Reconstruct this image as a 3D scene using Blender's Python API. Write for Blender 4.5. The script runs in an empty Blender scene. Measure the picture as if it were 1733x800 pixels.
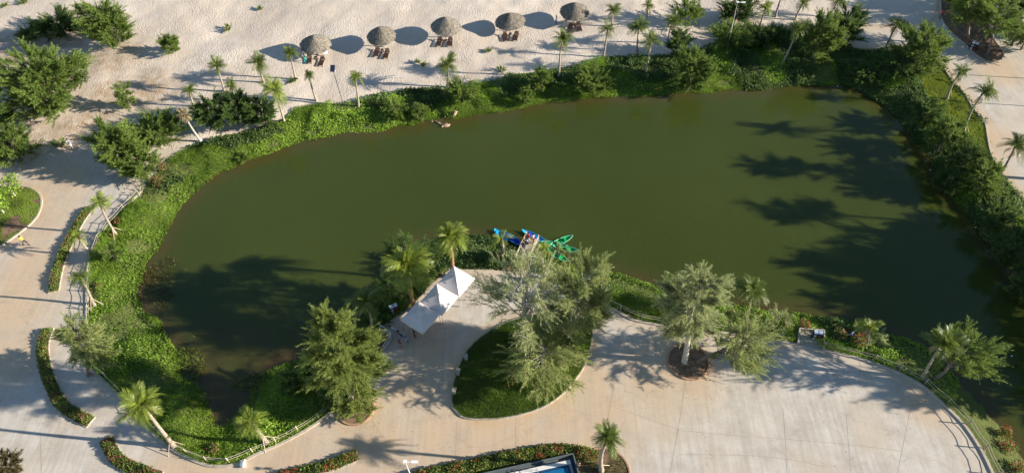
import bpy, bmesh, math, random
import numpy as np
from mathutils import Vector, Matrix, Quaternion
from mathutils.geometry import delaunay_2d_cdt

random.seed(7)
RNG = np.random.default_rng(7)
sc = bpy.context.scene
COL = sc.collection

# ---------------------------------------------------------------- camera, sky, sun, exposure
CAM_H, PITCH, FPX, IW, IH = 68.0, math.radians(51.0), 1201.0, 1733.0, 800.0
cam_data = bpy.data.cameras.new('camera')
cam_data.sensor_width = 36.0
cam_data.lens = 36.0 * FPX / IW
cam_data.clip_start, cam_data.clip_end = 0.5, 9000.0
cam = bpy.data.objects.new('camera', cam_data)
COL.objects.link(cam)
cam.location = (0, 0, CAM_H)
cam.rotation_euler = (math.pi / 2 - PITCH, 0, 0)
sc.camera = cam

SUN_EL, SUN_AZ = math.radians(20.0), math.atan2(-0.62, 6.2)      # azimuth from +X, anticlockwise
world = bpy.data.worlds.new('World')
sc.world = world
world.use_nodes = True
wn = world.node_tree
sky = wn.nodes.new('ShaderNodeTexSky')
sky.sky_type = 'NISHITA'
sky.sun_disc = False
sky.sun_elevation = SUN_EL
sky.sun_rotation = SUN_AZ - math.pi / 2
sky.air_density, sky.dust_density, sky.ozone_density = 1.0, 0.0, 1.6
bg = wn.nodes['Background']
bg.inputs['Strength'].default_value = 0.072
wn.links.new(sky.outputs['Color'], bg.inputs['Color'])

sun_data = bpy.data.lights.new('sun', 'SUN')
sun_data.energy, sun_data.angle = 5.0, math.radians(0.55)
sun_data.color = (1.0, 0.90, 0.76)
sun = bpy.data.objects.new('sun', sun_data)
COL.objects.link(sun)
SUN_DIR = Vector((math.cos(SUN_EL) * math.cos(SUN_AZ), math.cos(SUN_EL) * math.sin(SUN_AZ), math.sin(SUN_EL)))
sun.rotation_euler = SUN_DIR.to_track_quat('Z', 'Y').to_euler()
sun.location = SUN_DIR * 200

vs = sc.view_settings
vs.view_transform, vs.look, vs.exposure, vs.gamma, vs.use_curve_mapping = 'Standard', 'None', 1.24, 1.0, False
sc.cycles.max_bounces, sc.cycles.diffuse_bounces, sc.cycles.glossy_bounces = 6, 3, 2
sc.cycles.transmission_bounces, sc.cycles.transparent_max_bounces = 3, 4
sc.cycles.caustics_reflective = sc.cycles.caustics_refractive = False

# ---------------------------------------------------------------- photograph -> place
SP, CP = math.sin(PITCH), math.cos(PITCH)
WZ = -1.1                                                          # water level

def ray(px, py):
    u, v = (px - IW / 2) / FPX, (py - IH / 2) / FPX
    return u, CP - v * SP, -(SP + v * CP)                          # per metre along the lens axis

def G(px, py, z=0.0):
    """where the ray through a photo pixel meets the level z"""
    a, b, c = ray(px, py)
    k = (z - CAM_H) / c
    return Vector((a * k, b * k, z))

def atY(px, py, Y):
    """where the ray through a photo pixel meets the upright plane at depth Y"""
    a, b, c = ray(px, py)
    k = Y / b
    return Vector((a * k, Y, CAM_H + c * k))

def ppm(p):
    """photo pixels per metre at a place"""
    return FPX / (p[1] * CP - (p[2] - CAM_H) * SP)

def GP(pts, z=0.0):
    return [G(x, y, z) for x, y in pts]

# ---------------------------------------------------------------- small geometry helpers
def smooth(pts, step=0.6, closed=True):
    """Catmull-Rom through the points, resampled about every step metres"""
    P = [Vector(p) for p in pts]
    n, out = len(P), []
    for i in range(n if closed else n - 1):
        if closed:
            a, b, c, d = P[i - 1], P[i], P[(i + 1) % n], P[(i + 2) % n]
        else:
            a, b, c, d = P[max(i - 1, 0)], P[i], P[i + 1], P[min(i + 2, n - 1)]
        k = max(1, int((c - b).length / step))
        for j in range(k):
            t = j / k
            out.append(0.5 * ((2 * b) + (c - a) * t + (2 * a - 5 * b + 4 * c - d) * t * t + (3 * b - a - 3 * c + d) * t ** 3))
    if not closed:
        out.append(P[-1].copy())
    return out

def arr2(pts):
    return np.array([(p[0], p[1]) for p in pts], dtype=float)

def inside(P, poly):
    x, y = P[:, 0], P[:, 1]
    c = np.zeros(len(P), bool)
    q = np.roll(poly, -1, 0)
    for (x1, y1), (x2, y2) in zip(poly, q):
        if y1 == y2:
            continue
        m = ((y1 > y) != (y2 > y)) & (x < (x2 - x1) * (y - y1) / (y2 - y1) + x1)
        c ^= m
    return c

def dist(P, line, closed=True):
    q = np.roll(line, -1, 0) if closed else line[1:]
    p = line if closed else line[:-1]
    out = np.full(len(P), 1e9)
    for a, b in zip(p, q):
        ab = b - a
        L = ab @ ab + 1e-12
        t = np.clip(((P - a) @ ab) / L, 0, 1)
        d = P - a - t[:, None] * ab
        out = np.minimum(out, d[:, 0] ** 2 + d[:, 1] ** 2)
    return np.sqrt(out)

def sdist(P, poly):
    d = dist(P, poly)
    return np.where(inside(P, poly), -d, d)

_LAT = np.random.default_rng(99).random((257, 257))

def noise(x, y, s=1.0, o=0):
    x, y = np.asarray(x) / s + 37.3 * o + 500, np.asarray(y) / s + 11.7 * o + 500
    xi, yi = np.floor(x).astype(int), np.floor(y).astype(int)
    fx, fy = x - xi, y - yi
    fx, fy = fx * fx * (3 - 2 * fx), fy * fy * (3 - 2 * fy)
    a, b = _LAT[xi % 257, yi % 257], _LAT[(xi + 1) % 257, yi % 257]
    c, d = _LAT[xi % 257, (yi + 1) % 257], _LAT[(xi + 1) % 257, (yi + 1) % 257]
    return (a * (1 - fx) + b * fx) * (1 - fy) + (c * (1 - fx) + d * fx) * fy

def sstep(a, b, x):
    t = np.clip((x - a) / (b - a), 0, 1)
    return t * t * (3 - 2 * t)

class MB:
    """collects shapes into one mesh"""
    def __init__(self):
        self.v, self.f, self.m = [], [], []

    def add(self, v, f, mi=0):
        n = len(self.v)
        self.v += [tuple(p) for p in v]
        self.f += [tuple(i + n for i in q) for q in f]
        self.m += [mi] * len(f)
        return self

    def box(self, c, s, rz=0.0, mi=0, M=None):
        h = [k / 2 for k in s]
        R = M if M is not None else Matrix.Rotation(rz, 3, 'Z')
        v = [Vector(c) + R @ Vector((x * h[0], y * h[1], z * h[2])) for z in (-1, 1) for x, y in ((-1, -1), (1, -1), (1, 1), (-1, 1))]
        return self.add(v, [(3, 2, 1, 0), (4, 5, 6, 7), (0, 1, 5, 4), (1, 2, 6, 5), (2, 3, 7, 6), (3, 0, 4, 7)], mi)

    def tube(self, pts, rad, n=6, cap=True, mi=0):
        P = [Vector(p) for p in pts]
        R = rad if hasattr(rad, '__len__') else [rad] * len(P)
        v, f = [], []
        for i, p in enumerate(P):
            t = (P[min(i + 1, len(P) - 1)] - P[max(i - 1, 0)]).normalized()
            ref = Vector((0, 0, 1)) if abs(t.z) < 0.95 else Vector((1, 0, 0))
            a = t.cross(ref).normalized()
            b = t.cross(a)
            for k in range(n):
                w = 2 * math.pi * k / n
                v.append(p + (a * math.cos(w) + b * math.sin(w)) * R[i])
        for i in range(len(P) - 1):
            for k in range(n):
                f.append((i * n + k, i * n + (k + 1) % n, (i + 1) * n + (k + 1) % n, (i + 1) * n + k))
        if cap:
            f.append(tuple(range(n)))
            f.append(tuple(range((len(P) - 1) * n, len(P) * n))[::-1])
        return self.add(v, f, mi)

    def lathe(self, prof, n=24, c=(0, 0, 0), mi=0):
        v, f = [], []
        for r, z in prof:
            for k in range(n):
                w = 2 * math.pi * k / n
                v.append((c[0] + r * math.cos(w), c[1] + r * math.sin(w), c[2] + z))
        for i in range(len(prof) - 1):
            for k in range(n):
                f.append((i * n + k, i * n + (k + 1) % n, (i + 1) * n + (k + 1) % n, (i + 1) * n + k))
        return self.add(v, f, mi)

    def mesh(self, name, *mats):
        me = bpy.data.meshes.new(name)
        me.from_pydata(self.v, [], self.f)
        for m in mats:
            me.materials.append(M[m])
        if len(mats) > 1:
            me.polygons.foreach_set('material_index', self.m)
        me.update()
        return me

    def build(self, name, mats, parent=None, smooth_=False):
        mats = [mats] if isinstance(mats, str) else mats
        me = self.mesh(name, *mats)
        if smooth_:
            me.polygons.foreach_set('use_smooth', [True] * len(me.polygons))
        return link(name, me, parent)

def link(name, me, parent=None, loc=None, rz=None):
    o = bpy.data.objects.new(name, me)
    COL.objects.link(o)
    if parent is not None:
        o.parent = parent
    if loc is not None:
        o.location = loc
    if rz is not None:
        o.rotation_euler = (0, 0, rz)
    return o

def tag(o, label=None, cat=None, group=None, kind=None):
    for k, v in (('label', label), ('category', cat), ('group', group), ('kind', kind)):
        if v:
            o[k] = v
    return o

def thing(name, label, cat, loc=(0, 0, 0), rz=0.0, group=None):
    return tag(link(name, None, None, loc, rz), label, cat, group)

def struct(o, kind='structure'):
    o['kind'] = kind
    return o

def tri_mesh(name, V, F, tint, mat, size=3):
    """V (n,3), faces given as consecutive runs of `size` corners; tint per vertex"""
    me = bpy.data.meshes.new(name)
    n, nf = len(V), len(V) // size
    me.vertices.add(n)
    me.vertices.foreach_set('co', np.ascontiguousarray(V, dtype=np.float32).ravel())
    me.loops.add(n)
    me.loops.foreach_set('vertex_index', np.arange(n, dtype=np.int32))
    me.polygons.add(nf)
    me.polygons.foreach_set('loop_start', np.arange(0, n, size, dtype=np.int32))
    a = me.attributes.new('tint', 'FLOAT', 'POINT')
    a.data.foreach_set('value', np.ascontiguousarray(tint, dtype=np.float32))
    me.materials.append(M[mat])
    me.update(calc_edges=True)
    return me

def unit(a):
    return a / (np.linalg.norm(a, axis=-1, keepdims=True) + 1e-9)

def rdir(n):
    return unit(RNG.normal(size=(n, 3)))

# ---------------------------------------------------------------- materials
M = {}

def nodes(name, rough=0.8, spec=0.3):
    m = bpy.data.materials.new(name)
    m.use_nodes = True
    nt = m.node_tree
    b = nt.nodes['Principled BSDF']
    b.inputs['Roughness'].default_value = rough
    b.inputs['Specular IOR Level'].default_value = spec
    M[name] = m
    return m, nt, b

def N(nt, kind, **kw):
    n = nt.nodes.new(kind)
    for k, v in kw.items():
        if k in n.inputs:
            n.inputs[k].default_value = v
        else:
            setattr(n, k, v)
    return n

def tex(nt, kind, scale, detail=4, rough=0.55, co='Object', stretch=None):
    tc = N(nt, 'ShaderNodeTexCoord')
    t = N(nt, kind)
    t.inputs['Scale'].default_value = scale
    if 'Detail' in t.inputs:
        t.inputs['Detail'].default_value = detail
    if 'Roughness' in t.inputs and kind == 'ShaderNodeTexNoise':
        t.inputs['Roughness'].default_value = rough
    src = tc.outputs[co]
    if stretch:
        mp = N(nt, 'ShaderNodeMapping')
        mp.inputs['Scale'].default_value = stretch
        nt.links.new(src, mp.inputs['Vector'])
        src = mp.outputs['Vector']
    nt.links.new(src, t.inputs['Vector'])
    return t.outputs['Fac'] if 'Fac' in t.outputs else t.outputs['Distance']

def rng_(nt, v, a, b, c=0.0, d=1.0):
    r = N(nt, 'ShaderNodeMapRange')
    for i, k in enumerate((a, b, c, d)):
        r.inputs[i + 1].default_value = k
    nt.links.new(v, r.inputs[0])
    return r.outputs[0]

def mixc(nt, fac, a, b, mode='MIX'):
    n = N(nt, 'ShaderNodeMix', data_type='RGBA', blend_type=mode)
    for s, k in ((0, fac), (6, a), (7, b)):
        if isinstance(k, (int, float)):
            n.inputs[s].default_value = k
        elif isinstance(k, tuple):
            n.inputs[s].default_value = (*k, 1.0)
        else:
            nt.links.new(k, n.inputs[s])
    return n.outputs[2]

def mul(nt, a, b, op='MULTIPLY'):
    n = N(nt, 'ShaderNodeMath', operation=op)
    for s, k in ((0, a), (1, b)):
        if isinstance(k, (int, float)):
            n.inputs[s].default_value = k
        else:
            nt.links.new(k, n.inputs[s])
    return n.outputs[0]

def bump(nt, b, h, dist_=0.05, strength=1.0, prev=None):
    n = N(nt, 'ShaderNodeBump')
    n.inputs['Distance'].default_value = dist_
    n.inputs['Strength'].default_value = strength
    nt.links.new(h, n.inputs['Height'])
    if prev:
        nt.links.new(prev, n.inputs['Normal'])
    nt.links.new(n.outputs['Normal'], b.inputs['Normal'])
    return n.outputs['Normal']

def plain(name, col, rough=0.7, spec=0.3, var=0.25, scale=3.0, bmp=0.0, metal=0.0):
    m, nt, b = nodes(name, rough, spec)
    b.inputs['Metallic'].default_value = metal
    t = tex(nt, 'ShaderNodeTexNoise', scale, 5)
    dark = tuple(c * (1 - var) for c in col)
    lite = tuple(min(1, c * (1 + var)) for c in col)
    nt.links.new(mixc(nt, rng_(nt, t, 0.3, 0.7), dark, lite), b.inputs['Base Color'])
    if bmp:
        bump(nt, b, tex(nt, 'ShaderNodeTexNoise', scale * 6, 4), bmp)
    return m

def foliage(name, dark, lite, trans=0.3, rough=0.55, spec=0.25):
    m, nt, b = nodes(name, rough, spec)
    at = N(nt, 'ShaderNodeAttribute', attribute_name='tint')
    oi = N(nt, 'ShaderNodeObjectInfo')
    f = mul(nt, at.outputs['Fac'], rng_(nt, oi.outputs['Random'], 0, 1, -0.1, 0.1), 'ADD')
    c = mixc(nt, f, dark, lite)
    nt.links.new(c, b.inputs['Base Color'])
    tr = N(nt, 'ShaderNodeBsdfTranslucent')
    nt.links.new(mixc(nt, 0.5, c, lite), tr.inputs['Color'])
    mx = N(nt, 'ShaderNodeMixShader')
    mx.inputs[0].default_value = trans
    nt.links.new(b.outputs[0], mx.inputs[1])
    nt.links.new(tr.outputs[0], mx.inputs[2])
    nt.links.new(mx.outputs[0], nt.nodes['Material Output'].inputs['Surface'])
    return m

# foliage: (dark, light) ends of the natural leaf colour
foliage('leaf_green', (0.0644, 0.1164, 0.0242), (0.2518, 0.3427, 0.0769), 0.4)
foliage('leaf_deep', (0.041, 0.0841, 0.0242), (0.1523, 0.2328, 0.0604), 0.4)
foliage('leaf_olive', (0.1405, 0.1746, 0.0604), (0.4333, 0.485, 0.1867), 0.4)
foliage('leaf_grey', (0.1815, 0.2069, 0.0933), (0.4802, 0.5237, 0.2525), 0.4)
foliage('leaf_yellow', (0.085, 0.125, 0.026), (0.330, 0.395, 0.105), 0.4)
foliage('leaf_palm', (0.038, 0.070, 0.012), (0.180, 0.235, 0.045), 0.35, 0.42, 0.4)
foliage('leaf_palm_gold', (0.060, 0.104, 0.012), (0.295, 0.365, 0.055), 0.38, 0.42, 0.4)
foliage('leaf_dry', (0.120, 0.085, 0.040), (0.420, 0.340, 0.200), 0.15, 0.8, 0.1)
foliage('leaf_cover', (0.0703, 0.1423, 0.0132), (0.3045, 0.4656, 0.0549), 0.35)
foliage('leaf_grass', (0.055, 0.125, 0.016), (0.215, 0.340, 0.045), 0.3)
foliage('leaf_lawn', (0.1426, 0.2099, 0.0208), (0.4277, 0.5072, 0.0742), 0.3)
foliage('leaf_hedge', (0.0468, 0.0841, 0.0154), (0.2342, 0.2974, 0.0604), 0.3)
foliage('leaf_brown', (0.040, 0.035, 0.012), (0.130, 0.110, 0.040), 0.2)
foliage('petal_pink', (0.250, 0.040, 0.055), (0.480, 0.140, 0.150), 0.3)
foliage('petal_red', (0.300, 0.018, 0.025), (0.560, 0.070, 0.060), 0.3)
foliage('straw', (0.085, 0.076, 0.062), (0.400, 0.360, 0.295), 0.1, 0.9, 0.1)

plain('bark', (0.19, 0.15, 0.12), 0.9, 0.1, 0.35, 4, 0.03)
plain('bark_pale', (0.42, 0.39, 0.34), 0.85, 0.1, 0.25, 5, 0.02)
plain('bark_palm', (0.34, 0.29, 0.23), 0.9, 0.1, 0.3, 6, 0.03)
plain('bark_orange', (0.30, 0.17, 0.09), 0.9, 0.1, 0.3, 6, 0.03)
plain('bamboo', (0.48, 0.40, 0.30), 0.7, 0.2, 0.2, 4)
plain('rope', (0.40, 0.36, 0.28), 0.9, 0.1, 0.2, 8)
plain('kerb', (0.40, 0.35, 0.29), 0.85, 0.2, 0.2, 1.5, 0.01)
plain('kerb_red', (0.36, 0.22, 0.14), 0.9, 0.2, 0.3, 1.2, 0.01)
plain('soil', (0.17, 0.115, 0.075), 0.95, 0.1, 0.4, 1.5, 0.05)
plain('stone', (0.34, 0.31, 0.27), 0.85, 0.2, 0.2, 2, 0.02)
plain('paint_white', (0.78, 0.78, 0.76), 0.5, 0.4, 0.05, 2)
plain('paint_black', (0.02, 0.02, 0.022), 0.5, 0.4, 0.2, 2)
plain('steel', (0.45, 0.46, 0.47), 0.4, 0.5, 0.1, 2, 0, 0.6)
plain('canvas', (0.66, 0.61, 0.62), 0.8, 0.2, 0.06, 0.8, 0.01)
plain('timber', (0.30, 0.21, 0.14), 0.75, 0.2, 0.3, 4, 0.01)
plain('timber_red', (0.050, 0.026, 0.021), 0.6, 0.3, 0.3, 3)
plain('timber_grey', (0.36, 0.30, 0.24), 0.85, 0.2, 0.3, 3, 0.01)
plain('kayak_blue', (0.006, 0.045, 0.38), 0.3, 0.5, 0.1, 1)
plain('kayak_turquoise', (0.02, 0.36, 0.62), 0.3, 0.5, 0.1, 1)
plain('kayak_green', (0.01, 0.33, 0.10), 0.35, 0.5, 0.15, 1)
plain('kayak_rim', (0.25, 0.62, 0.40), 0.4, 0.5, 0.1, 1)
plain('skin', (0.42, 0.25, 0.17), 0.6, 0.3, 0.05, 4)
plain('hair', (0.015, 0.012, 0.010), 0.6, 0.3, 0.2, 8)
plain('cloth_yellow', (0.72, 0.50, 0.06), 0.85, 0.1, 0.1, 4)
plain('cloth_white', (0.78, 0.78, 0.80), 0.85, 0.1, 0.08, 4)
plain('cloth_navy', (0.02, 0.03, 0.07), 0.85, 0.1, 0.1, 4)
plain('cloth_black', (0.012, 0.012, 0.014), 0.85, 0.1, 0.1, 4)
plain('cloth_turquoise', (0.04, 0.46, 0.42), 0.85, 0.1, 0.1, 4)
plain('cloth_red', (0.52, 0.05, 0.05), 0.85, 0.1, 0.1, 4)
plain('cloth_brown', (0.17, 0.07, 0.045), 0.85, 0.1, 0.1, 4)
plain('cloth_blue', (0.07, 0.13, 0.40), 0.85, 0.1, 0.1, 4)
plain('rubber', (0.02, 0.02, 0.02), 0.8, 0.2, 0.1, 4)
plain('orange', (0.75, 0.17, 0.05), 0.5, 0.4, 0.1, 2)
plain('bin_red', (0.30, 0.07, 0.06), 0.5, 0.4, 0.1, 2)
plain('bin_pale', (0.62, 0.68, 0.78), 0.35, 0.5, 0.05, 2)
plain('solar_panel', (0.015, 0.02, 0.05), 0.2, 0.6, 0.1, 2)
plain('joint', (0.31, 0.26, 0.21), 0.95, 0.1, 0.2, 3)
plain('pool_frame', (0.10, 0.12, 0.125), 0.5, 0.4, 0.15, 2)
plain('pool_deck', (0.62, 0.61, 0.57), 0.8, 0.2, 0.06, 2)
plain('pool_tile', (0.012, 0.05, 0.13), 0.3, 0.5, 0.2, 2)
plain('bike_pale', (0.50, 0.60, 0.55), 0.35, 0.5, 0.1, 3)
plain('bike_blue', (0.08, 0.13, 0.25), 0.35, 0.5, 0.1, 3)
plain('plastic_white', (0.85, 0.85, 0.85), 0.4, 0.4, 0.03, 3)

def mat_ground():
    m, nt, b = nodes('ground', 0.95, 0.1)
    L = nt.links
    big = tex(nt, 'ShaderNodeTexNoise', 0.09, 5)
    mid = tex(nt, 'ShaderNodeTexNoise', 0.7, 5)
    fine = tex(nt, 'ShaderNodeTexNoise', 4.2, 3, 0.5, stretch=(1.0, 0.6, 1.0))
    sand = mixc(nt, rng_(nt, big, 0.3, 0.7), (0.490, 0.422, 0.35), (0.580, 0.520, 0.450))
    sand = mixc(nt, rng_(nt, mid, 0.35, 0.7, 0, 0.35), sand, (0.43, 0.34, 0.255))
    at = N(nt, 'ShaderNodeAttribute', attribute_name='litter')
    lit = mul(nt, at.outputs['Fac'], rng_(nt, mid, 0.25, 0.65))
    sand = mixc(nt, lit, sand, (0.34, 0.255, 0.175))
    sp = tex(nt, 'ShaderNodeTexNoise', 5.0, 3)
    grn = N(nt, 'ShaderNodeAttribute', attribute_name='green')
    soil = mixc(nt, rng_(nt, sp, 0.35, 0.65), (0.100, 0.095, 0.040), (0.085, 0.130, 0.028))
    g = rng_(nt, mul(nt, grn.outputs['Fac'], rng_(nt, sp, 0.3, 0.7, -0.35, 0.35), 'ADD'), 0.4, 0.6)
    trail = tex(nt, 'ShaderNodeTexNoise', 0.11, 5, 0.55, stretch=(0.5, 2.2, 1.0))
    sand = mixc(nt, rng_(nt, trail, 0.52, 0.62, 0, 0.16), sand, (0.40, 0.335, 0.265))
    L.new(mixc(nt, g, sand, soil), b.inputs['Base Color'])
    foot = tex(nt, 'ShaderNodeTexVoronoi', 2.9, stretch=(1.3, 0.75, 1.0))
    patch = tex(nt, 'ShaderNodeTexNoise', 0.16, 4, 0.6)
    h = mul(nt, mul(nt, fine, 0.7), mul(nt, foot, 0.55), 'ADD')
    h = mul(nt, h, rng_(nt, patch, 0.35, 0.65, 0.35, 1.3))
    bump(nt, b, h, 0.10, 0.6)

def mat_paving():
    m, nt, b = nodes('paving', 0.85, 0.2)
    L = nt.links
    big = tex(nt, 'ShaderNodeTexNoise', 0.075, 4)
    mid = tex(nt, 'ShaderNodeTexNoise', 0.45, 6, 0.65)
    fine = tex(nt, 'ShaderNodeTexNoise', 4.0, 5, 0.7)
    streak = tex(nt, 'ShaderNodeTexNoise', 0.8, 4, 0.6, stretch=(3.0, 0.15, 1.0))
    c = mixc(nt, rng_(nt, mid, 0.3, 0.7), (0.410, 0.375, 0.325), (0.570, 0.540, 0.490))
    c = mixc(nt, rng_(nt, streak, 0.40, 0.70, 0, 0.45), c, (0.330, 0.285, 0.235))
    at = N(nt, 'ShaderNodeAttribute', attribute_name='dust')
    d = mul(nt, at.outputs['Fac'], rng_(nt, mid, 0.25, 0.7, 0.35, 1.15))
    c = mixc(nt, rng_(nt, d, 0.0, 1.0), c, (0.485, 0.312, 0.150))
    c = mixc(nt, rng_(nt, big, 0.50, 0.74, 0, 0.42), c, (0.485, 0.370, 0.225))
    stain = tex(nt, 'ShaderNodeTexNoise', 0.28, 7, 0.7)
    c = mixc(nt, rng_(nt, stain, 0.52, 0.75, 0, 0.45), c, (0.255, 0.200, 0.150))
    tan = tex(nt, 'ShaderNodeTexNoise', 0.18, 6, 0.7, stretch=(1.3, 0.6, 1.0))
    c = mixc(nt, rng_(nt, tan, 0.50, 0.72, 0, 0.6), c, (0.480, 0.385, 0.270))
    c = mixc(nt, rng_(nt, fine, 0.35, 0.75, 0, 0.22), c, (0.27, 0.23, 0.19))
    wob = N(nt, 'ShaderNodeTexVoronoi', feature='DISTANCE_TO_EDGE')
    wob.inputs['Scale'].default_value = 0.16
    tc = N(nt, 'ShaderNodeTexCoord')
    wn_ = N(nt, 'ShaderNodeTexNoise')
    wn_.inputs['Scale'].default_value = 0.5
    wn_.inputs['Detail'].default_value = 6
    va = N(nt, 'ShaderNodeVectorMath', operation='MULTIPLY_ADD')
    L.new(tc.outputs['Object'], wn_.inputs['Vector'])
    L.new(wn_.outputs['Color'], va.inputs[0])
    va.inputs[1].default_value = (3, 3, 3)
    L.new(tc.outputs['Object'], va.inputs[2])
    L.new(va.outputs[0], wob.inputs['Vector'])
    c = mixc(nt, rng_(nt, wob.outputs['Distance'], 0.0, 0.006, 0.40, 0.0), c, (0.20, 0.17, 0.14))
    L.new(c, b.inputs['Base Color'])
    bump(nt, b, mul(nt, fine, streak, 'ADD'), 0.012, 0.6)

def mat_water():
    m, nt, b = nodes('water', 0.06, 0.5)
    L = nt.links
    at = N(nt, 'ShaderNodeAttribute', attribute_name='shore')
    n1 = tex(nt, 'ShaderNodeTexNoise', 0.05, 4)
    deep = mixc(nt, rng_(nt, n1, 0.3, 0.7), (0.0405, 0.0560, 0.0095), (0.0500, 0.0675, 0.0125))
    f = mul(nt, at.outputs['Fac'], rng_(nt, tex(nt, 'ShaderNodeTexNoise', 0.5, 5), 0.3, 0.7, 0.35, 1.1))
    L.new(mixc(nt, rng_(nt, f, 0.0, 1.0), deep, (0.085, 0.058, 0.022)), b.inputs['Base Color'])
    b.inputs['IOR'].default_value = 1.333
    b.inputs['Subsurface Weight'].default_value = 1.0
    b.inputs['Subsurface Radius'].default_value = (1.0, 1.0, 0.8)
    b.inputs['Subsurface Scale'].default_value = 3.2
    w = tex(nt, 'ShaderNodeTexNoise', 1.6, 3, 0.5, stretch=(1.0, 0.6, 1.0))
    w2 = tex(nt, 'ShaderNodeTexNoise', 0.12, 3)
    L.new(rng_(nt, w2, 0.35, 0.65, 0.04, 0.16), b.inputs['Roughness'])
    bump(nt, b, mul(nt, w, rng_(nt, w2, 0.35, 0.7, 0.25, 1.0)), 0.05, 0.6)

mat_ground()
mat_paving()
mat_water()

# ---------------------------------------------------------------- outlines, traced on the photograph and laid on the ground
LAKE = smooth(GP([(420, 267), (390, 284), (360, 301), (333, 324), (310, 345), (285, 377), (278, 400), (265, 422), (247, 440),
    (236, 467), (233, 500), (247, 534), (266, 548), (279, 570), (296, 602), (303, 640), (331, 664), (352, 696), (362, 728), (384, 726),
    (410, 700), (430, 664), (455, 638), (484, 622), (520, 606), (560, 590), (598, 562), (625, 532), (650, 492), (668, 452), (688, 427), (708, 415),
    (745, 408), (787, 403), (838, 405), (862, 418), (885, 428), (925, 438), (965, 448), (1000, 458), (1023, 461), (1056, 466), (1083, 478), (1107, 490), (1140, 505),
    (1229, 522), (1334, 531), (1400, 538), (1500, 570), (1553, 586), (1590, 612), (1612, 640), (1633, 656), (1663, 690), (1683, 716), (1717, 750), (1745, 785),
    (1800, 860), (1900, 980), (2100, 1000), (2150, 800), (1990, 680), (1850, 585), (1775, 520), (1733, 487), (1710, 457), (1683, 424), (1657, 390),
    (1633, 360), (1603, 327), (1585, 300), (1576, 270), (1556, 240), (1535, 213), (1513, 193), (1487, 173), (1465, 158), (1433, 145), (1383, 142),
    (1300, 148), (1201, 154), (1161, 155), (1118, 160), (1035, 164), (951, 170), (901, 179), (867, 185), (767, 199), (721, 204), (647, 219), (594, 222),
    (527, 232), (477, 249), (434, 265)], WZ), 1.2)
LAKE2 = arr2(LAKE)
LAKE2[:, 0] += (noise(LAKE2[:, 0], LAKE2[:, 1], 2.2, 1) - 0.5) * 0.9
LAKE2[:, 1] += (noise(LAKE2[:, 0], LAKE2[:, 1], 2.2, 2) - 0.5) * 0.9

# rim of the plaza and paths along the lake (fence line), left to right
RIM = [(240, 322), (233, 330), (200, 360), (177, 387), (166, 402), (153, 430), (148, 467), (147, 500), (147, 534), (143, 590), (152, 622), (177, 645), (213, 682),
    (247, 721), (287, 757), (333, 781), (367, 789), (400, 785), (434, 768), (474, 751), (517, 728), (551, 705), (574, 685)]
RIM_B = [(1014, 510), (1044, 526), (1068, 540), (1110, 549), (1128, 552), (1200, 560), (1286, 572), (1349, 583)]
RIM_C = [(1393, 592), (1447, 605), (1487, 617), (1527, 634), (1567, 657), (1600, 687), (1633, 721), (1660, 761), (1679, 800), (1700, 850)]
PLAZA = ([(-330, 340), (-60, 312), (10, 292), (50, 276), (75, 260), (110, 256), (160, 268), (200, 290)] + RIM +
    [(610, 650), (633, 612), (651, 591), (664, 571), (642, 554), (655, 545), (680, 530), (700, 515), (720, 490), (745, 468), (765, 453), (784, 456),
     (819, 456), (850, 458), (880, 455), (930, 470), (970, 488)] + RIM_B + [(1371, 587)] + RIM_C + [(1720, 1000), (1700, 1250), (-500, 1250), (-900, 700)])
PATH = [(1440, 44), (1438, 66), (1442, 82), (1490, 85), (1533, 87), (1575, 100), (1597, 114), (1609, 134), (1633, 160), (1648, 187), (1666, 207), (1671, 233), (1678, 263),
    (1700, 300), (1720, 327), (1742, 347), (1800, 400), (1900, 480), (2050, 560), (2150, 300), (1900, 110), (1810, 60), (1735, 40), (1680, -40), (1590, -60), (1585, 10), (1570, 36), (1510, 42)]
GREEN = ([(300, 262), (343, 243), (400, 228), (440, 217), (481, 202), (501, 184), (530, 178), (574, 174), (621, 168), (655, 158), (687, 151), (754, 148), (800, 140), (834, 134), (868, 128), (935, 118), (985, 108), (1001, 104),
    (1018, 98), (1100, 95), (1180, 88), (1228, 68), (1262, 50), (1300, 45), (1340, 50), (1400, 62), (1442, 83), (1490, 86), (1533, 88), (1575, 101), (1597, 115), (1609, 135), (1633, 161), (1648, 188),
    (1666, 208), (1671, 234), (1678, 264), (1700, 301), (1720, 328), (1742, 348), (1800, 401), (1900, 481), (2060, 600), (2200, 900), (1900, 1100), (1722, 1000), (1700, 850)])
GREEN = GREEN + RIM_C[::-1][1:] + [(1371, 587)] + RIM_B[::-1] + [(970, 488), (930, 470), (880, 455), (850, 458), (819, 456), (784, 456), (765, 453), (745, 468), (720, 490), (700, 515), (680, 530), (655, 545), (642, 554), (633, 612), (610, 650)] + RIM[::-1] + [(255, 300)]
PLAZA_P, PATH_P, GREEN_P = smooth(GP(PLAZA), 1.0), smooth(GP(PATH), 1.0), smooth(GP(GREEN), 1.0)
PLAZA2, PATH2, GREEN2 = arr2(PLAZA_P), arr2(PATH_P), arr2(GREEN_P)
LITTER = [(70, 165, 9), (20, 80, 8), (110, 60, 9), (185, 95, 7), (250, 150, 7), (150, 215, 7), (90, 250, 8), (60, 230, 7), (190, 160, 6), (10, 140, 8), (1250, 60, 7), (1660, 60, 8)]

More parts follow.
